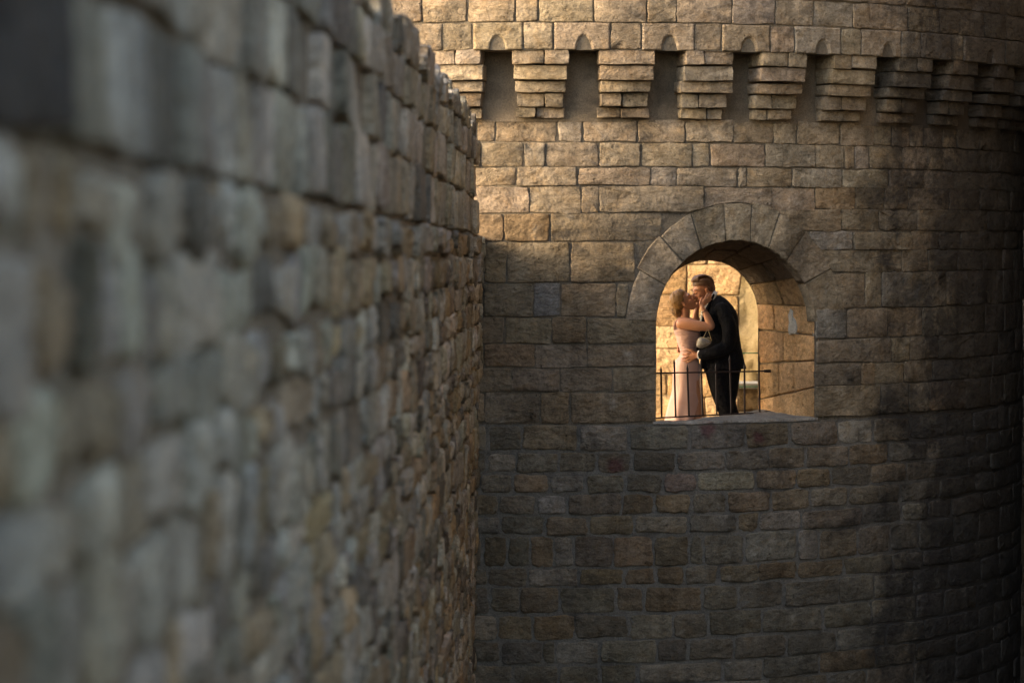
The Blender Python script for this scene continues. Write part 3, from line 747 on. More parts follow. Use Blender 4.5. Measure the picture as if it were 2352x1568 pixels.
for j in range(NZr + 1):
    for i in range(NXr + 1):
        x = 1.5 + 6.5 * i / NXr; z = -4 + 7 * j / NZr
        q = Vector((x * 1.5, 0, z * 0.5)); V.append(Vector((x, 46 - 0.8 * (x - 4.2) + 0.5 * noise.fractal(q * 1.8, 0.9, 2.1, 5) + 0.15 * noise.noise(Vector((x * 9, 0, z * 1.6))), z)))
for j in range(NZr):
    for i in range(NXr): a = j * (NXr + 1) + i; Fc.append((a, a + 1, a + NXr + 2, a + NXr + 1))
rk = mesh_obj('rock_face', V, Fc, M_ROCK); rk['label'] = 'bright yellow craggy rock face seen through the doorway'; rk['category'] = 'rock'

# ================================================================== RAILING in the opening
rail = empty('iron_railing', (2.3, 33.7, Z_SILL), 'dark wrought-iron railing with pointed bars across the arched opening', 'railing')
RL, RR_ = Vector((1.62, 33.32, 0)), Vector((3.145, 33.95, 0))
RPN = Vector((-(RR_ - RL).y, (RR_ - RL).x, 0)).normalized()
c1 = lambda cx, cy: (1439.4 + 0.3125 * cx, 520.6 + 0.3125 * cy)
rp = lambda cx, cy: on_plane(*c1(cx, cy), RL, RPN)
def bar(name, a, b, w, mat, parent):           # square forged bar
    d = (b - a).normalized(); s1 = d.cross(RPN).normalized() * w / 2; s2 = d.cross(s1).normalized() * w / 2
    vs = [p + q for p in (a, b) for q in (s1 + s2, s1 - s2, -s1 - s2, -s1 + s2)]
    return mesh_obj(name, vs, [(0, 1, 5, 4), (1, 2, 6, 5), (2, 3, 7, 6), (3, 0, 4, 7), (3, 2, 1, 0), (4, 5, 6, 7)], mat, parent, smooth=False)
bar('top_rail', rp(150, 1077), rp(1050, 1060), 0.017, M_IRON, rail)
bar('bottom_rail', rp(150, 1408), rp(1050, 1362), 0.017, M_IRON, rail)
for (x0, yt, x1, yb) in ((252, 1020, 257, 1402), (349, 965, 360, 1396), (445, 1010, 458, 1391), (545, 965, 560, 1386), (656, 1000, 662, 1381), (757, 940, 770, 1376), (865, 1000, 868, 1371), (970, 930, 978, 1366)):
    a, b = rp(x1, yb), rp(x0, yt); d = (b - a).normalized(); s1 = d.cross(RPN).normalized(); s2 = d.cross(s1); w = 0.0085
    vs = []
    for p, k in ((a, 1), (a + d * ((b - a).length - 0.075), 1), (a + d * ((b - a).length - 0.06), 1.25), (b, 0.08)):
        vs += [p + (s1 * i + s2 * j) * w * k for i, j in ((1, 1), (1, -1), (-1, -1), (-1, 1))]
    fs = [(4 * r + k, 4 * r + (k + 1) % 4, 4 * r + 4 + (k + 1) % 4, 4 * r + 4 + k) for r in range(3) for k in range(4)] + [(3, 2, 1, 0), (12, 13, 14, 15)]
    mesh_obj('spiked_bar', vs, fs, M_IRON, rail, smooth=False)
for cx_, cy_, w_ in ((1040, 1060, 0.05), (1043, 1362, 0.05)):      # iron plates let into the jamb
    c_ = rp(cx_, cy_); e_ = (RR_ - RL).normalized()
    bar('fixing', c_ - e_ * w_, c_ + e_ * 0.05, 0.034, M_IRON, rail)

# ================================================================== THE COUPLE
DC = 34.75; PX = DC / F * 0.3125
def Pn(cx, cy, dy=0.0): return at(*c1(cx, cy), DC + dy * PX)
def cat_rom(rows, sub=6):
    out = []
    n = len(rows)
    for i in range(n - 1):
        p0, p1, p2, p3 = rows[max(i - 1, 0)], rows[i], rows[i + 1], rows[min(i + 2, n - 1)]
        for k in range(sub):
            t = k / sub
            out.append(tuple(0.5 * (2 * b + (c - a) * t + (2 * a - 5 * b + 4 * c - d) * t * t + (3 * b - a - 3 * c + d) * t ** 3) for a, b, c, d in zip(p0, p1, p2, p3)))
    out.append(tuple(rows[-1])); return out
class Solid:
    def __init__(s): s.v, s.f = [], []
    def rings(s, R_list, cap=True):
        o = len(s.v); n = len(R_list[0])
        for r in R_list: s.v += r
        for i in range(len(R_list) - 1):
            for k in range(n): s.f.append((o + i * n + k, o + i * n + (k + 1) % n, o + (i + 1) * n + (k + 1) % n, o + (i + 1) * n + k))
        if cap: s.f += [tuple(range(o, o + n))[::-1], tuple(range(o + (len(R_list) - 1) * n, o + len(R_list) * n))]
        return s
    def limb(s, pts, sub=5, n=14, flat=1.0):        # (cx, cy, dy, radius) joints in photo units; tapered, round ends
        q = cat_rom(pts, sub); P = [Pn(a, b, c) for a, b, c, r in q]; rr = [max(r, 0.5) * PX for a, b, c, r in q]
        d0 = (P[0] - P[1]).normalized(); d1 = (P[-1] - P[-2]).normalized()
        ext = lambda p, d, r: [(p + d * r * math.sin(a), r * math.cos(a)) for a in (0.5, 1.0, 1.4)]
        seq = [(p, r) for p, r in reversed(ext(P[0], d0, rr[0]))] + list(zip(P, rr)) + ext(P[-1], d1, rr[-1])
        L = []
        for i, (p, r) in enumerate(seq):
            d = (seq[min(i + 1, len(seq) - 1)][0] - seq[max(i - 1, 0)][0]).normalized()
            a = d.cross(Vector((0, 1, 0)))
            if a.length < 0.05: a = d.cross(Vector((1, 0, 0)))
            a.normalize(); b = d.cross(a).normalized()
            L.append([p + a * (math.cos(2 * math.pi * k / n) * r) + b * (math.sin(2 * math.pi * k / n) * r * flat) for k in range(n)])
        return s.rings(L)
    def ball(s, M4, c, rad, n=20, m=14):              # ellipsoid in a local frame
        L = []
        for j in range(1, m):
            ph = math.pi * j / m
            L.append([M4 @ Vector((c[0] + rad[0] * math.sin(ph) * math.cos(2 * math.pi * k / n), c[1] + rad[1] * math.sin(ph) * math.sin(2 * math.pi * k / n), c[2] + rad[2] * math.cos(ph))) for k in range(n)])
        return s.rings(L)
    def tube(s, M4, pts, sub=4, n=10):                # tapered tube in a local frame: (x, y, z, r)
        q = cat_rom(pts, sub); L = []
        P = [Vector(a[:3]) for a in q]
        for i, p in enumerate(P):
            d = (P[min(i + 1, len(P) - 1)] - P[max(i - 1, 0)]).normalized()
            a = d.cross(Vector((0.2, 0.9, 0.3))).normalized(); b = d.cross(a)
            L.append([M4 @ (p + (a * math.cos(2 * math.pi * k / n) + b * math.sin(2 * math.pi * k / n)) * q[i][3]) for k in range(n)])
        return s.rings(L)
    def torso(s, secs, sub=5, n=32, ex=0.85, fold=None):   # (y, x_left, x_right, half depth, dy)
        L = []
        for y, xl, xr, hd, dyc in cat_rom(secs, sub):
            xc, hw = (xl + xr) / 2, (xr - xl) / 2; r = []
            for k in range(n):
                a = 2 * math.pi * k / n; ca, sa = math.cos(a), math.sin(a)
                f = 1 + (fold(y, a) if fold else 0)
                r.append(Pn(xc + hw * f * math.copysign(abs(ca) ** ex, ca), y, dyc + hd * f * math.copysign(abs(sa) ** ex, sa)))
            L.append(r)
        return s.rings(L)
def fuse(name, sol, voxel, mat, parent=None, smooth=6):
    me = bpy.data.meshes.new(name); me.from_pydata([tuple(v) for v in sol.v], [], sol.f)
    bm = bmesh.new(); bm.from_mesh(me); bmesh.ops.recalc_face_normals(bm, faces=bm.faces[:]); bm.to_mesh(me); bm.free()
    tmp = bpy.data.objects.new(name + '_tmp', me); COL.objects.link(tmp)
    r = tmp.modifiers.new('r', 'REMESH'); r.mode = 'VOXEL'; r.voxel_size = voxel; r.use_smooth_shade = True
    if smooth:
        sm = tmp.modifiers.new('s', 'SMOOTH'); sm.factor = 0.5; sm.iterations = smooth
    dg = bpy.context.evaluated_depsgraph_get(); dg.update()
    res = bpy.data.meshes.new_from_object(tmp.evaluated_get(dg)); res.name = name
    bpy.data.objects.remove(tmp); bpy.data.meshes.remove(me)
    off = origin_of(parent); res.transform(Matrix.Translation(-off))
    res.materials.clear(); res.materials.append(mat)
    res.polygons.foreach_set('use_smooth', [True] * len(res.polygons)); res.update()
    o = bpy.data.objects.new(name, res); link(o, parent); return o
def head_frame(cx, cy, dy, fwd_px, scale, yaw):
    """local x = face direction, z = up; fwd_px = face direction in the picture, yaw turns the face towards the camera"""
    o = Pn(cx, cy, dy); f = Vector((fwd_px[0], 0, -fwd_px[1])).normalized()
    up = Vector((-f.z, 0, f.x)) if f.x > 0 else Vector((f.z, 0, -f.x))
    side = up.cross(f)
    f2 = (f * math.cos(yaw) + Vector((0, -1, 0)) * math.sin(yaw)).normalized(); side = up.cross(f2).normalized()
    k = scale * PX
    return Matrix(((f2.x * k, side.x * k, up.x * k, o.x), (f2.y * k, side.y * k, up.y * k, o.y), (f2.z * k, side.z * k, up.z * k, o.z), (0, 0, 0, 1)))
def head_solid(s, M4, w=1.0, jaw=1.0):
    s.ball(M4, (-0.016, 0, 0.052), (0.098, 0.076 * w, 0.090))
    L = []
    for z, xf, xb, hw in cat_rom([(0.075, 0.074, -0.05, 0.060), (0.035, 0.087, -0.05, 0.066), (0.0, 0.086, -0.05, 0.067), (-0.04, 0.084, -0.04, 0.062), (-0.075, 0.080, -0.02, 0.052 * jaw), (-0.105, 0.070, 0.008, 0.034 * jaw), (-0.116, 0.055, 0.02, 0.018)], 4):
        L.append([M4 @ Vector(((xf + xb) / 2 + (xf - xb) / 2 * math.copysign(abs(math.cos(a)) ** 0.8, math.cos(a)), hw * w * math.copysign(abs(math.sin(a)) ** 0.8, math.sin(a)), z)) for a in [2 * math.pi * k / 20 for k in range(20)]])
    s.rings(L)
    s.tube(M4, [(0.080, 0, 0.030, 0.008), (0.098, 0, 0.004, 0.010), (0.112, 0, -0.024, 0.012), (0.104, 0, -0.032, 0.012), (0.085, 0, -0.036, 0.010)])      # nose
    for sg in (-1, 1):
        s.ball(M4, (0.094, sg * 0.012, -0.030), (0.010, 0.008, 0.008), 10, 8)
        s.tube(M4, [(0.080, sg * 0.010, 0.035, 0.010), (0.082, sg * 0.032, 0.038, 0.011), (0.066, sg * 0.054, 0.030, 0.010)])    # brow
        s.ball(M4, (0.070, sg * 0.031, 0.012), (0.014, 0.015, 0.012), 12, 8)      # closed eye
        s.ball(M4, (0.058, sg * 0.045, -0.020), (0.022, 0.018, 0.020), 12, 8)     # cheek
        s.ball(M4, (-0.012, sg * 0.078 * w, 0.0), (0.018, 0.008, 0.031), 12, 8)   # ear
        s.tube(M4, [(-0.026, sg * 0.082 * w, 0.02, 0.005), (-0.014, sg * 0.085 * w, 0.031, 0.005), (0.0, sg * 0.082 * w, 0.022, 0.004)])
    s.tube(M4, [(0.078, -0.022, -0.060, 0.006), (0.090, 0, -0.057, 0.009), (0.078, 0.022, -0.060, 0.006)])     # lips
    s.tube(M4, [(0.076, -0.020, -0.070, 0.006), (0.087, 0, -0.072, 0.009), (0.076, 0.020, -0.070, 0.006)])
    s.ball(M4, (0.066, 0, -0.100), (0.020, 0.022, 0.018), 12, 8)                  # chin
def hair_material(name, dark, light):
    m = new_mat(name); n, l = nodes(m); b = n['Principled BSDF']
    tc = n.new('ShaderNodeTexCoord'); mp = n.new('ShaderNodeMapping'); l.new(tc.outputs['UV'], mp.inputs[0]); mp.inputs['Scale'].default_value = (46, 2.2, 1)
    f = nz(n, l, mp.outputs[0], 1.0, 6, 0.7, 0.5)
    l.new(ramp(n, l, f, [(0.3, dark), (0.7, light)]), b.inputs['Base Color']); b.inputs['Roughness'].default_value = 0.42; b.inputs['Specular IOR Level'].default_value = 0.45
    bp = n.new('ShaderNodeBump'); bp.inputs['Distance'].default_value = 0.008; l.new(f, bp.inputs['Height']); l.new(bp.outputs[0], b.inputs['Normal'])
    return m
def strands(name, M4, locks, mat, parent, n=7, sub=6, caps=()):
    """a head of hair built from many overlapping tapered locks: each lock is (x, y, z, r) points in the head's frame"""
    vs, fs, uv = [], [], []
    for li, lk in enumerate(locks):
        q = cat_rom(lk, sub); P = [Vector(a[:3]) for a in q]; o = len(vs)
        for i, p in enumerate(P):
            d = (P[min(i + 1, len(P) - 1)] - P[max(i - 1, 0)]).normalized()
            out_ = (p - Vector((-0.016, 0, 0.045))).normalized(); a = d.cross(out_).normalized(); b = a.cross(d).normalized()
            for k in range(n):
                an = 2 * math.pi * k / n
                vs.append(M4 @ (p + a * math.cos(an) * q[i][3] + b * math.sin(an) * q[i][3] * 0.55)); uv.append((li * 0.37 + k / n * 0.3, i / len(P)))
        for i in range(len(P) - 1):
            for k in range(n): fs.append((o + i * n + k, o + i * n + (k + 1) % n, o + (i + 1) * n + (k + 1) % n, o + (i + 1) * n + k))
        fs += [tuple(range(o, o + n))[::-1], tuple(range(o + (len(P) - 1) * n, o + len(P) * n))]
    for c, rad in caps:                              # the close undercoat beneath the locks
        s = Solid(); s.ball(M4, c, rad, 24, 16); o = len(vs); vs += s.v; fs += [tuple(i + o for i in f) for f in s.f]
        uv += [(0.2 + (i % 24) / 24, (i // 24) / 16) for i in range(len(s.v))]
    return mesh_obj(name, vs, fs, mat, parent, uvs=uv)
def skull(az, el, k=1.0):            # point on the cranium; az 0 = face, el 90 = crown
    ca, sa, ce, se = math.cos(R_(az)), math.sin(R_(az)), math.cos(R_(el)), math.sin(R_(el))
    return (-0.016 + 0.098 * k * ca * ce, 0.077 * k * sa * ce, 0.052 + 0.090 * k * se)

M_SKIN_M = plain_material('skin_man', (0.44, 0.195, 0.10), 0.5, 0, 0.10, 60, 0, 0.4, 0, 0.12)
M_SKIN_W = plain_material('skin_woman', (0.46, 0.215, 0.115), 0.48, 0, 0.08, 60, 0, 0.4, 0, 0.12)
M_SUIT = plain_material('suit_wool', (0.006, 0.006, 0.0075), 0.85, 0, 0.4, 11, 0.05, 0.12)
M_SHIRT = plain_material('white_cotton', (0.74, 0.72, 0.70), 0.8, 0, 0.05)
M_SHOE = plain_material('black_leather', (0.012, 0.011, 0.011), 0.35)
M_HAIR_M = hair_material('hair_brown', (0.04, 0.017, 0.008), (0.21, 0.098, 0.045))
M_HAIR_W = hair_material('hair_blonde', (0.062, 0.027, 0.006), (0.36, 0.195, 0.055))
M_BROW = plain_material('brow_hair', (0.05, 0.026, 0.014), 0.7)
M_BAG = plain_material('silver_beads', (0.33, 0.285, 0.22), 0.35, 0.35, 0.45, 110, 0.01, 0.5)
M_CHAIN = plain_material('gold_chain', (0.55, 0.42, 0.22), 0.35, 0.9)
M_BRACE = plain_material('bracelet_metal', (0.10, 0.085, 0.075), 0.35, 0.8)
def dress_material():
    m = new_mat('pink_satin'); n, l = nodes(m); b = n['Principled BSDF']
    pos = n.new('ShaderNodeNewGeometry').outputs['Position']
    mp = n.new('ShaderNodeMapping'); l.new(pos, mp.inputs[0]); mp.inputs['Scale'].default_value = (1.5, 1.5, 14); mp.inputs['Rotation'].default_value = (0, 0.25, 0)
    sep = n.new('ShaderNodeSeparateXYZ'); l.new(pos, sep.inputs[0])
    mr = n.new('ShaderNodeMapRange'); l.new(sep.outputs[2], mr.inputs[0]); zz = Pn(430, 940).z
    mr.inputs[1].default_value = zz - 0.02; mr.inputs[2].default_value = zz + 0.05; mr.inputs[3].default_value = 0; mr.inputs[4].default_value = 1
    f = math_n(n, l, 'MULTIPLY', nz(n, l, mp.outputs[0], 2.2, 3, 0.5, 0.8), mr.outputs[0])
    f2 = math_n(n, l, 'ADD', f, math_n(n, l, 'MULTIPLY', nz(n, l, pos, 3.0, 3), 0.3))
    c = ramp(n, l, nz(n, l, pos, 5, 3), [(0.3, (0.46, 0.27, 0.21)), (0.7, (0.55, 0.345, 0.28))])
    l.new(c, b.inputs['Base Color']); b.inputs['Roughness'].default_value = 0.5; b.inputs['Sheen Weight'].default_value = 0.25; b.inputs['Specular IOR Level'].default_value = 0.35
    bp = n.new('ShaderNodeBump'); bp.inputs['Distance'].default_value = 0.03; l.new(f2, bp.inputs['Height']); l.new(bp.outputs[0], b.inputs['Normal'])
    return m
M_DRESS = dress_material()
VOX = 2.6 * PX

# ------------------------------------------------------------------ man
MH = head_frame(563, 480, 8, (-0.97, 0.25), 775, R_(16))
s = Solid(); head_solid(s, MH, 1.0, 1.05)
s.limb([(590, 478, 10, 50), (612, 515, 10, 48), (640, 560, 10, 52), (668, 610, 10, 60)])                                   # neck
s.torso([(575, 610, 730, 90, 10), (640, 575, 790, 118, 10), (760, 560, 800, 108, 10), (900, 570, 815, 98, 10), (1030, 590, 815, 100, 10)])
s.limb([(705, 612, -128, 44), (748, 740, -168, 40), (738, 862, -180, 36), (650, 915, -178, 31), (560, 940, -160, 22), (528, 942, -150, 20)])   # near arm
s.limb([(690, 612, 140, 44), (650, 740, 182, 40), (590, 858, 186, 36), (480, 890, 170, 28), (425, 893, 130, 21)])                           # far arm
s.limb([(660, 1050, -50, 66), (692, 1200, -50, 58), (732, 1350, -50, 46), (757, 1580, -50, 32)]); s.limb([(750, 1050, 58, 66), (742, 1200, 58, 58), (748, 1340, 58, 48), (792, 1580, 58, 32)])
# near hand, spread on her waist
s.limb([(528, 942, -148, 20), (500, 945, -140, 25), (472, 955, -130, 26)], flat=0.55)
for b_, m_, m2, t_ in (((478, 934, -132), (452, 932, -134), (430, 937, -122), (413, 940, -112)), ((472, 950, -132), (446, 955, -134), (424, 963, -122), (407, 967, -111)),
                       ((474, 966, -130), (450, 974, -131), (430, 981, -121), (415, 984, -110)), ((482, 978, -128), (462, 988, -128), (446, 994, -120), (432, 996, -111))):
    s.limb([(*b_, 9), (*m_, 8.5), (*m2, 7.8), (*t_, 6.2)], 4, 10)
s.limb([(506, 930, -142, 11), (480, 913, -146, 9.5), (458, 904, -138, 8.5), (441, 900, -128, 6.5)], 4, 10)
# far hand, fingers coming round her back
s.limb([(428, 893, 128, 20), (408, 893, 104, 24), (396, 893, 82, 22)], flat=0.6)
for y_ in (868, 886, 903, 918):
    s.limb([(396, y_ + 2, 84, 8.5), (383, y_, 62, 8), (374, y_ - 2, 36, 7.5), (377, y_, 14, 6)], 4, 10)
s.limb([(404, 872, 100, 10), (400, 855, 84, 8.5), (404, 846, 66, 7)], 4, 10)
man = fuse('person', s, VOX, M_SKIN_M, None, 3)
man['label'] = 'tall man in a black suit bending his head to kiss the woman'; man['category'] = 'person'; man['group'] = 'kissing couple'
# hair: short sides, longer top swept back from the brow
rng = random.Random(3); lk = []
for i in range(150):
    az = rng.uniform(-178, 178); el0 = rng.uniform(-28, 45)
    if abs(az) < 62: continue
    if abs(az) < 105 and el0 < 6: continue
    a1 = skull(az, el0, 1.035); a0 = skull(az * 0.97, el0 + 16, 1.045); a2 = skull(az * 1.01, el0 - 12, 1.03)
    lk.append([(*a0, 0.010), (*a1, 0.014), (*a2, 0.006)])
for i in range(120):                                       # the quiff: locks start at the hairline, rise and lie back
    y_ = rng.uniform(-0.060, 0.060); f_ = 1 - (y_ / 0.085) ** 2; h_ = rng.uniform(0.8, 1.15)
    lk.append([(0.066 * f_ + 0.010, y_ * 0.95, 0.100 + 0.012 * f_, 0.008), (0.086 * f_ - 0.008, y_, 0.124 + 0.014 * h_ * f_, 0.012), (0.03, y_ * 1.05, 0.146 + 0.016 * h_ * f_, 0.013), (-0.04, y_ * 1.1, 0.144 + 0.010 * f_, 0.013), (-0.095, y_ * 0.9, 0.100, 0.013), (-0.112, y_ * 0.75, 0.050, 0.008)])
for i in range(50):
    sg = rng.choice((-1, 1)); z_ = rng.uniform(0.055, 0.105)
    lk.append([(0.036, sg * 0.066, z_ + 0.01, 0.006), (0.005, sg * 0.079, z_ + 0.014, 0.011), (-0.04, sg * 0.080, z_, 0.013), (-0.095, sg * 0.048, z_ - 0.02, 0.008)])
strands('hair', MH, lk, M_HAIR_M, man, caps=(((-0.022, 0, 0.086), (0.102, 0.081, 0.074)), ((-0.052, 0, 0.026), (0.074, 0.079, 0.082))))
for sg in (-1, 1):
    s = Solid(); s.tube(MH, [(0.091, sg * 0.014, 0.036, 0.003), (0.091, sg * 0.034, 0.042, 0.0042), (0.074, sg * 0.056, 0.034, 0.0025)]); mesh_obj('eyebrow', s.v, s.f, M_BROW, man)
    s = Solid(); s.tube(MH, [(0.083, sg * 0.020, 0.006, 0.0018), (0.086, sg * 0.032, 0.004, 0.0026), (0.076, sg * 0.046, 0.008, 0.0018)]); mesh_obj('eyelashes', s.v, s.f, M_BROW, man)
# jacket
s = Solid()
s.torso([(505, 645, 690, 46, 10), (540, 622, 742, 92, 10), (600, 578, 792, 128, 10), (655, 552, 817, 138, 10), (755, 537, 825, 130, 10), (855, 540, 838, 120, 10), (930, 546, 852, 122, 10), (1005, 548, 870, 132, 10), (1046, 550, 883, 138, 10)], 5, 36)
s.limb([(700, 608, -118, 56), (752, 735, -172, 55), (742, 866, -186, 52), (655, 918, -182, 46), (576, 938, -163, 38), (551, 940, -157, 36)], 5, 16)
s.limb([(690, 608, 138, 56), (650, 735, 186, 54), (592, 862, 190, 50), (490, 890, 176, 42), (448, 893, 150, 34)], 5, 16)
jacket = fuse('jacket', s, 4.5 * PX, M_SUIT, man, 4)
# lapels, pocket flap and vent as relief on the near side
s = Solid(); s.limb([(640, 500, -62, 9), (606, 575, -88, 13), (572, 660, -96, 17), (552, 760, -84, 12), (544, 850, -70, 5)], 5, 10, 0.5); fuse('lapel', s, 3 * PX, M_SUIT, jacket, 3)
# shirt: collar band round the neck, shirt front, near cuff
def band(name, c, axis, r, w, t, mat, parent, n=28, squash=1.0, gap=0.0):
    c = Pn(*c); ax = Vector((axis[0], axis[2] if len(axis) > 2 else 0, -axis[1])).normalized()
    a = ax.cross(Vector((0, 1, 0))).normalized(); b = ax.cross(a).normalized(); L = []
    for k in range(n):
        an = 2 * math.pi * k / n; d = a * math.cos(an) + b * math.sin(an) * squash
        ww = w * (1 + gap * math.cos(an))
        L.append([c + d * (r * PX) - ax * (ww * PX / 2), c + d * (r * PX) + ax * (ww * PX / 2), c + d * ((r - t) * PX) + ax * (ww * PX / 2), c + d * ((r - t) * PX) - ax * (ww * PX / 2)])
    vs = [p for q in L for p in q]; fs = [(4 * i + k, 4 * i + (k + 1) % 4, 4 * ((i + 1) % n) + (k + 1) % 4, 4 * ((i + 1) % n) + k) for i in range(n) for k in range(4)]
    return mesh_obj(name, vs, fs, mat, parent)
band('shirt_collar', (623, 528, 10), (0.855, 0.52), 64, 34, 5, M_SHIRT, man, squash=1.0)
s = Solid(); s.limb([(584, 590, -30, 22), (562, 640, -36, 20), (546, 700, -34, 10)], 5, 12, 0.6); fuse('shirt_front', s, 3 * PX, M_SHIRT, man, 3)
band('shirt_cuff', (534, 941, -153), (-1.0, 0.02, 0.28), 32, 20, 5, M_SHIRT, man, squash=0.8)
s = Solid(); s.torso([(1020, 556, 846, 118, 8), (1070, 572, 838, 116, 8)], 3, 28)
s.limb([(655, 1050, -50, 80), (690, 1200, -50, 74), (730, 1350, -50, 60), (755, 1470, -50, 54), (762, 1600, -50, 52)], 5, 18)
s.limb([(750, 1050, 58, 86), (742, 1200, 58, 77), (738, 1290, 58, 66), (768, 1400, 58, 60), (792, 1600, 58, 54)], 5, 18)
fuse('trousers', s, 5 * PX, M_SUIT, man, 4)
fy = lambda cx, dy: 1647                     # the floor under the feet
for x_, d_ in ((750, -50), (782, 58)):
    s = Solid(); s.limb([(x_ + 24, 1622, d_, 26), (x_ - 30, 1622, d_, 27), (x_ - 100, 1632, d_, 30), (x_ - 150, 1636, d_, 20)], 5, 14, 0.8); fuse('shoe', s, 4 * PX, M_SHOE, man, 2)

# ------------------------------------------------------------------ woman
WH = head_frame(428, 556, -4, (0.76, -0.65), 715, R_(8))
s = Solid(); head_solid(s, WH, 0.94, 0.88)
s.limb([(420, 570, -2, 38), (424, 620, -2, 33), (424, 660, -2, 36), (426, 700, -2, 46)])
s.torso([(676, 392, 462, 62, -2), (705, 352, 488, 104, -4), (750, 352, 512, 92, -4), (805, 368, 530, 84, -4), (860, 384, 506, 76, -4), (915, 402, 506, 74, -4), (985, 372, 522, 96, -4), (1060, 362, 518, 96, -4), (1120, 380, 500, 70, -4)])
s.limb([(405, 712, -92, 42), (455, 716, -112, 43), (530, 729, -138, 38), (598, 735, -152, 31), (620, 728, -153, 29), (604, 688, -150, 28), (582, 642, -140, 23), (566, 612, -134, 18), (558, 596, -130, 17)], 6, 16)   # near arm
s.limb([(455, 700, 84, 38), (505, 724, 108, 33), (522, 705, 114, 27), (508, 660, 104, 24), (515, 610, 92, 19), (523, 582, 84, 17)], 6, 16)    # far arm
s.limb([(558, 596, -128, 17), (556, 576, -124, 22), (568, 556, -120, 22)], 5, 12, 0.55)          # near hand on his cheek
for pts in (((562, 550, -118), (577, 524, -116), (590, 502, -106), (600, 488, -96)), ((572, 550, -118), (592, 524, -116), (606, 505, -106), (617, 491, -96)),
            ((580, 556, -117), (600, 534, -114), (614, 520, -104), (625, 508, -94)), ((584, 564, -116), (602, 549, -112), (614, 540, -104), (624, 531, -95))):
    s.limb([(*pts[0], 8), (*pts[1], 7.2), (*pts[2], 6.6), (*pts[3], 5)], 4, 10)
s.limb([(546, 580, -124, 9), (540, 560, -124, 8.5), (546, 538, -116, 7.5), (556, 521, -104, 5.5)], 4, 10)     # thumb
s.limb([(523, 584, 84, 16), (532, 560, 80, 20), (545, 545, 76, 19)], 5, 12, 0.55)
for k in range(4): s.limb([(544 + 6 * k, 546 + 5 * k, 78, 8), (562 + 6 * k, 522 + 8 * k, 80, 7), (580 + 5 * k, 504 + 11 * k, 78, 5.5)], 4, 10)
s.limb([(524, 572, 84, 8), (518, 552, 80, 7.5), (522, 536, 74, 5.5)], 4, 10)
s.limb([(470, 1080, -40, 58), (500, 1250, -44, 46), (512, 1330, -44, 36), (520, 1440, -44, 34), (524, 1600, -44, 22)]); s.limb([(430, 1080, 40, 58), (430, 1250, 44, 46), (425, 1340, 44, 36), (405, 1600, 44, 22)])
for x_, d_ in ((524, -44), (405, 44)): s.limb([(x_ - 4, 1600, d_, 20), (x_ + 40, 1625, d_, 18), (x_ + 85, 1634, d_, 14)], 4, 12, 1.2)
woman = fuse('person', s, VOX, M_SKIN_W, None, 3)
woman['label'] = 'blonde woman in a long pink dress holding the man\'s face as they kiss'; woman['category'] = 'person'; woman['group'] = 'kissing couple'
# hair: combed back smooth to a low curly bun
rng = random.Random(9); lk = []
for i in range(210):
    az = rng.uniform(-100, 100); e0 = rng.uniform(18, 78) if abs(az) < 60 else rng.uniform(-5, 70)
    if abs(az) < 55: e0 = max(e0, 44)
    st = skull(az, e0, 1.05); yb = rng.uniform(-0.03, 0.03)
    m1 = skull(az * 1.25 + math.copysign(18, az), min(88, e0 + 16), 1.09); m2 = skull(math.copysign(130, az) + rng.uniform(-10, 10), min(75, e0 * 0.7 + 10), 1.10)
    lk.append([(*st, 0.009), (*m1, 0.015), (*m2, 0.016), (-0.118, yb, 0.035 + rng.uniform(-0.03, 0.03), 0.010)])
for i in range(70):
    sg = rng.choice((-1, 1)); lk.append([(*skull(sg * rng.uniform(62, 85), rng.uniform(-12, 24), 1.05), 0.007), (*skull(sg * 105, rng.uniform(-14, 20), 1.10), 0.013), (*skull(sg * 140, rng.uniform(-26, 8), 1.10), 0.014), (-0.105, sg * 0.02, rng.uniform(-0.05, 0.0), 0.009)])
cb = Vector((-0.126, 0, -0.026))                             # the bun
for i in range(150):
    d = Vector((rng.gauss(0, 1), rng.gauss(0, 1), rng.gauss(0, 1))).normalized(); u_ = d.cross(Vector((0.3, 0.5, 0.8))).normalized(); w_ = d.cross(u_)
    c_ = cb + Vector((d.x * 0.036, d.y * 0.054, d.z * 0.050)); rr = rng.uniform(0.013, 0.024); a0 = rng.uniform(0, 6.28); pts = []
    for k in range(6):
        a = a0 + k * 0.95; p = c_ + (u_ * math.cos(a) + w_ * math.sin(a)) * rr + d * (0.004 * k - 0.008); pts.append((p.x, p.y, p.z, 0.0095 * (1 - 0.08 * k)))
    lk.append(pts)
for i in range(16):                                          # loose wisps at the nape
    y_ = rng.uniform(-0.05, 0.05); lk.append([(-0.09, y_, -0.03, 0.005), (-0.098, y_ * 1.1, -0.065, 0.005), (-0.085 + rng.uniform(-0.02, 0.01), y_ * 1.2, -0.095 - rng.uniform(0, 0.03), 0.0025)])
strands('hair', WH, lk, M_HAIR_W, woman, caps=(((-0.024, 0, 0.086), (0.100, 0.079, 0.074)), ((-0.056, 0, 0.03), (0.074, 0.078, 0.08)), ((-0.126, 0, -0.026), (0.034, 0.05, 0.046))))
for sg in (-1, 1):
    s = Solid(); s.tube(WH, [(0.091, sg * 0.014, 0.036, 0.002), (0.091, sg * 0.034, 0.041, 0.003), (0.074, sg * 0.054, 0.034, 0.002)]); mesh_obj('eyebrow', s.v, s.f, M_BROW, woman)
    s = Solid(); s.tube(WH, [(0.083, sg * 0.020, 0.006, 0.0018), (0.086, sg * 0.032, 0.004, 0.0026), (0.076, sg * 0.046, 0.008, 0.0018)]); mesh_obj('eyelashes', s.v, s.f, M_BROW, woman)
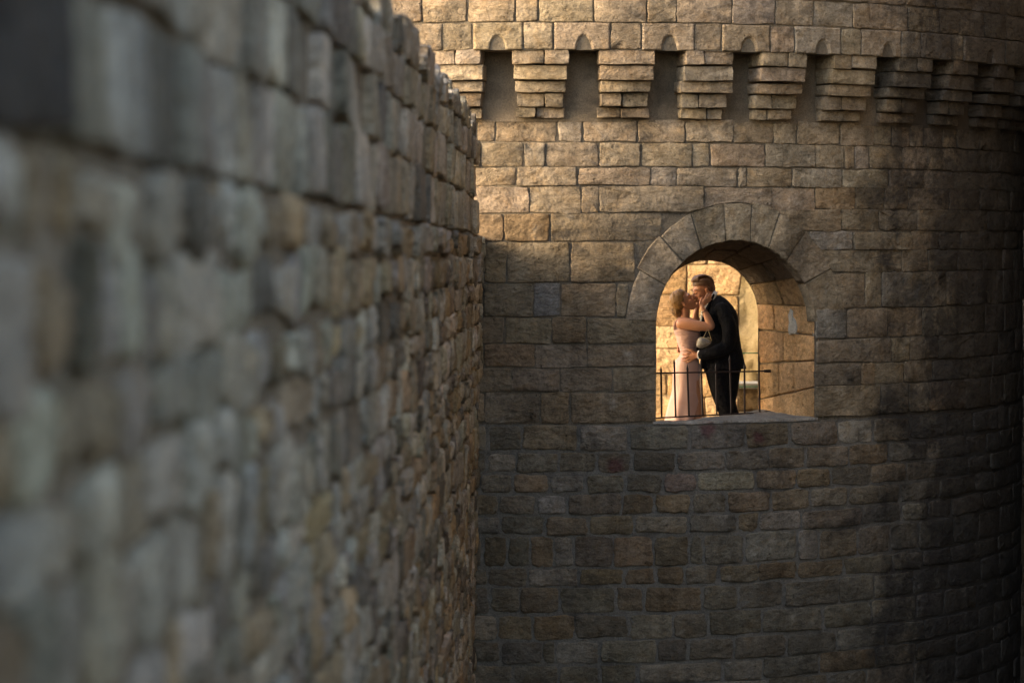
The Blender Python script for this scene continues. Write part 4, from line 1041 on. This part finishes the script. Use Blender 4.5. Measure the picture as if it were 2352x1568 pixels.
s = Solid(); s.torso([(744, 344, 520, 98, -4), (772, 348, 538, 98, -4), (805, 359, 542, 96, -4), (860, 374, 516, 88, -4), (915, 392, 513, 84, -4), (950, 385, 522, 92, -4), (985, 357, 533, 112, -4), (1030, 346, 536, 116, -4)], 5, 36, 0.95)
dress = fuse('dress', s, 4 * PX, M_DRESS, woman, 2)
# skirt: an open cone of cloth with soft folds and a slit over the front leg
secs = cat_rom([(1005, 350, 537, 117, -4), (1060, 343, 538, 116, -4), (1150, 340, 540, 112, -4), (1220, 332, 543, 114, -4), (1350, 299, 550, 128, -4), (1425, 284, 555, 138, -4), (1520, 268, 560, 148, -4), (1635, 252, 566, 158, -4)], 12)
nA = 180; V, Fc = [], []
for (y, xl, xr, hd, dyc) in secs:
    xc, hw = (xl + xr) / 2, (xr - xl) / 2; am = 0.05 * max(0, (y - 1080) / 550)
    for k in range(nA):
        a = 2 * math.pi * k / nA
        f = 1 + am * (math.sin(a * 9 + 0.4) + 0.6 * math.sin(a * 5 + 2.0 + y * 0.002))
        V.append(Pn(xc + hw * f * math.cos(a), y, dyc + hd * f * math.sin(a)))
for i in range(len(secs) - 1):
    ym = (secs[i][0] + secs[i + 1][0]) / 2; wid = 0.0 if ym < 1262 else (ym - 1262) / 150 * 0.46
    for k in range(nA):
        a = 2 * math.pi * (k + 0.5) / nA; da = abs((a - R_(328) + math.pi) % (2 * math.pi) - math.pi)
        if da < min(wid, 0.6): continue
        Fc.append((i * nA + k, i * nA + (k + 1) % nA, (i + 1) * nA + (k + 1) % nA, (i + 1) * nA + k))
sk = mesh_obj('skirt', V, Fc, M_DRESS, woman)
so = sk.modifiers.new('thickness', 'SOLIDIFY'); so.thickness = 0.006
for pts in ([(352, 752, -70, 11), (356, 712, -74, 11), (385, 676, -70, 9), (425, 676, -66, 8), (462, 712, -70, 8), (490, 752, -66, 9)], [(352, 752, 62, 9), (360, 705, 66, 9), (392, 672, 62, 8), (430, 676, 60, 8), (488, 750, 58, 8)]):
    s = Solid(); s.limb(pts, 5, 10, 0.45); fuse('strap', s, 2.6 * PX, M_DRESS, dress, 2)
band('bracelet', (571, 622, -137), (-0.45, -0.89, 0.1), 24, 6, 4, M_BRACE, woman, squash=0.95)
# ------------------------------------------------------------------ handbag
bag = empty('handbag', Pn(560, 892, -232), 'small silver-beige beaded handbag hanging by a fine chain from the woman\'s arm', 'handbag')
ol = [(511, 872), (517, 846), (530, 822), (546, 814), (572, 820), (598, 830), (616, 842), (622, 850), (612, 862), (598, 872), (578, 882), (556, 892), (536, 894), (520, 886)]
oc = (558, 856); V, Fc = [], []; no = len(ol)
for f_, d_ in ((1.0, 0), (0.93, 10), (0.75, 20), (0.45, 26)):
    for sg in (-1, 1): V += [Pn(oc[0] + (x - oc[0]) * f_, oc[1] + (y - oc[1]) * f_, -226 + sg * d_) for x, y in ol]
V += [Pn(*oc, -226 - 28), Pn(*oc, -226 + 28)]
for r_i in range(3):
    for sd in (0, 1):
        o0, o1 = (2 * r_i + sd) * no, (2 * r_i + 2 + sd) * no
        if r_i == 0 and sd == 1: o0 = 0
        for k in range(no): Fc.append((o0 + k, o0 + (k + 1) % no, o1 + (k + 1) % no, o1 + k))
for sd in (0, 1):
    for k in range(no): Fc.append(((6 + sd) * no + k, (6 + sd) * no + (k + 1) % no, 8 * no + sd))
mesh_obj('bag_body', V, Fc, M_BAG, bag)
tube('frame', [Pn(x, y, -226) for x, y in [(513, 868), (519, 844), (531, 821), (546, 812), (572, 817), (598, 827), (618, 842)]], 3.2 * PX, M_CHAIN, bag)
tube('chain', [Pn(592, 748, -188), Pn(584, 772, -196), Pn(572, 798, -212), Pn(562, 815, -226)], 1.6 * PX, M_CHAIN, bag)
tube('chain', [Pn(598, 752, -186), Pn(608, 785, -196), Pn(617, 815, -212), Pn(622, 842, -226)], 1.6 * PX, M_CHAIN, bag)
tube('clasp', [Pn(598 + 9 * math.cos(a), 822 + 9 * math.sin(a), -226) for a in [math.pi * 2 * k / 14 for k in range(15)]], 2.4 * PX, M_BAG, bag)
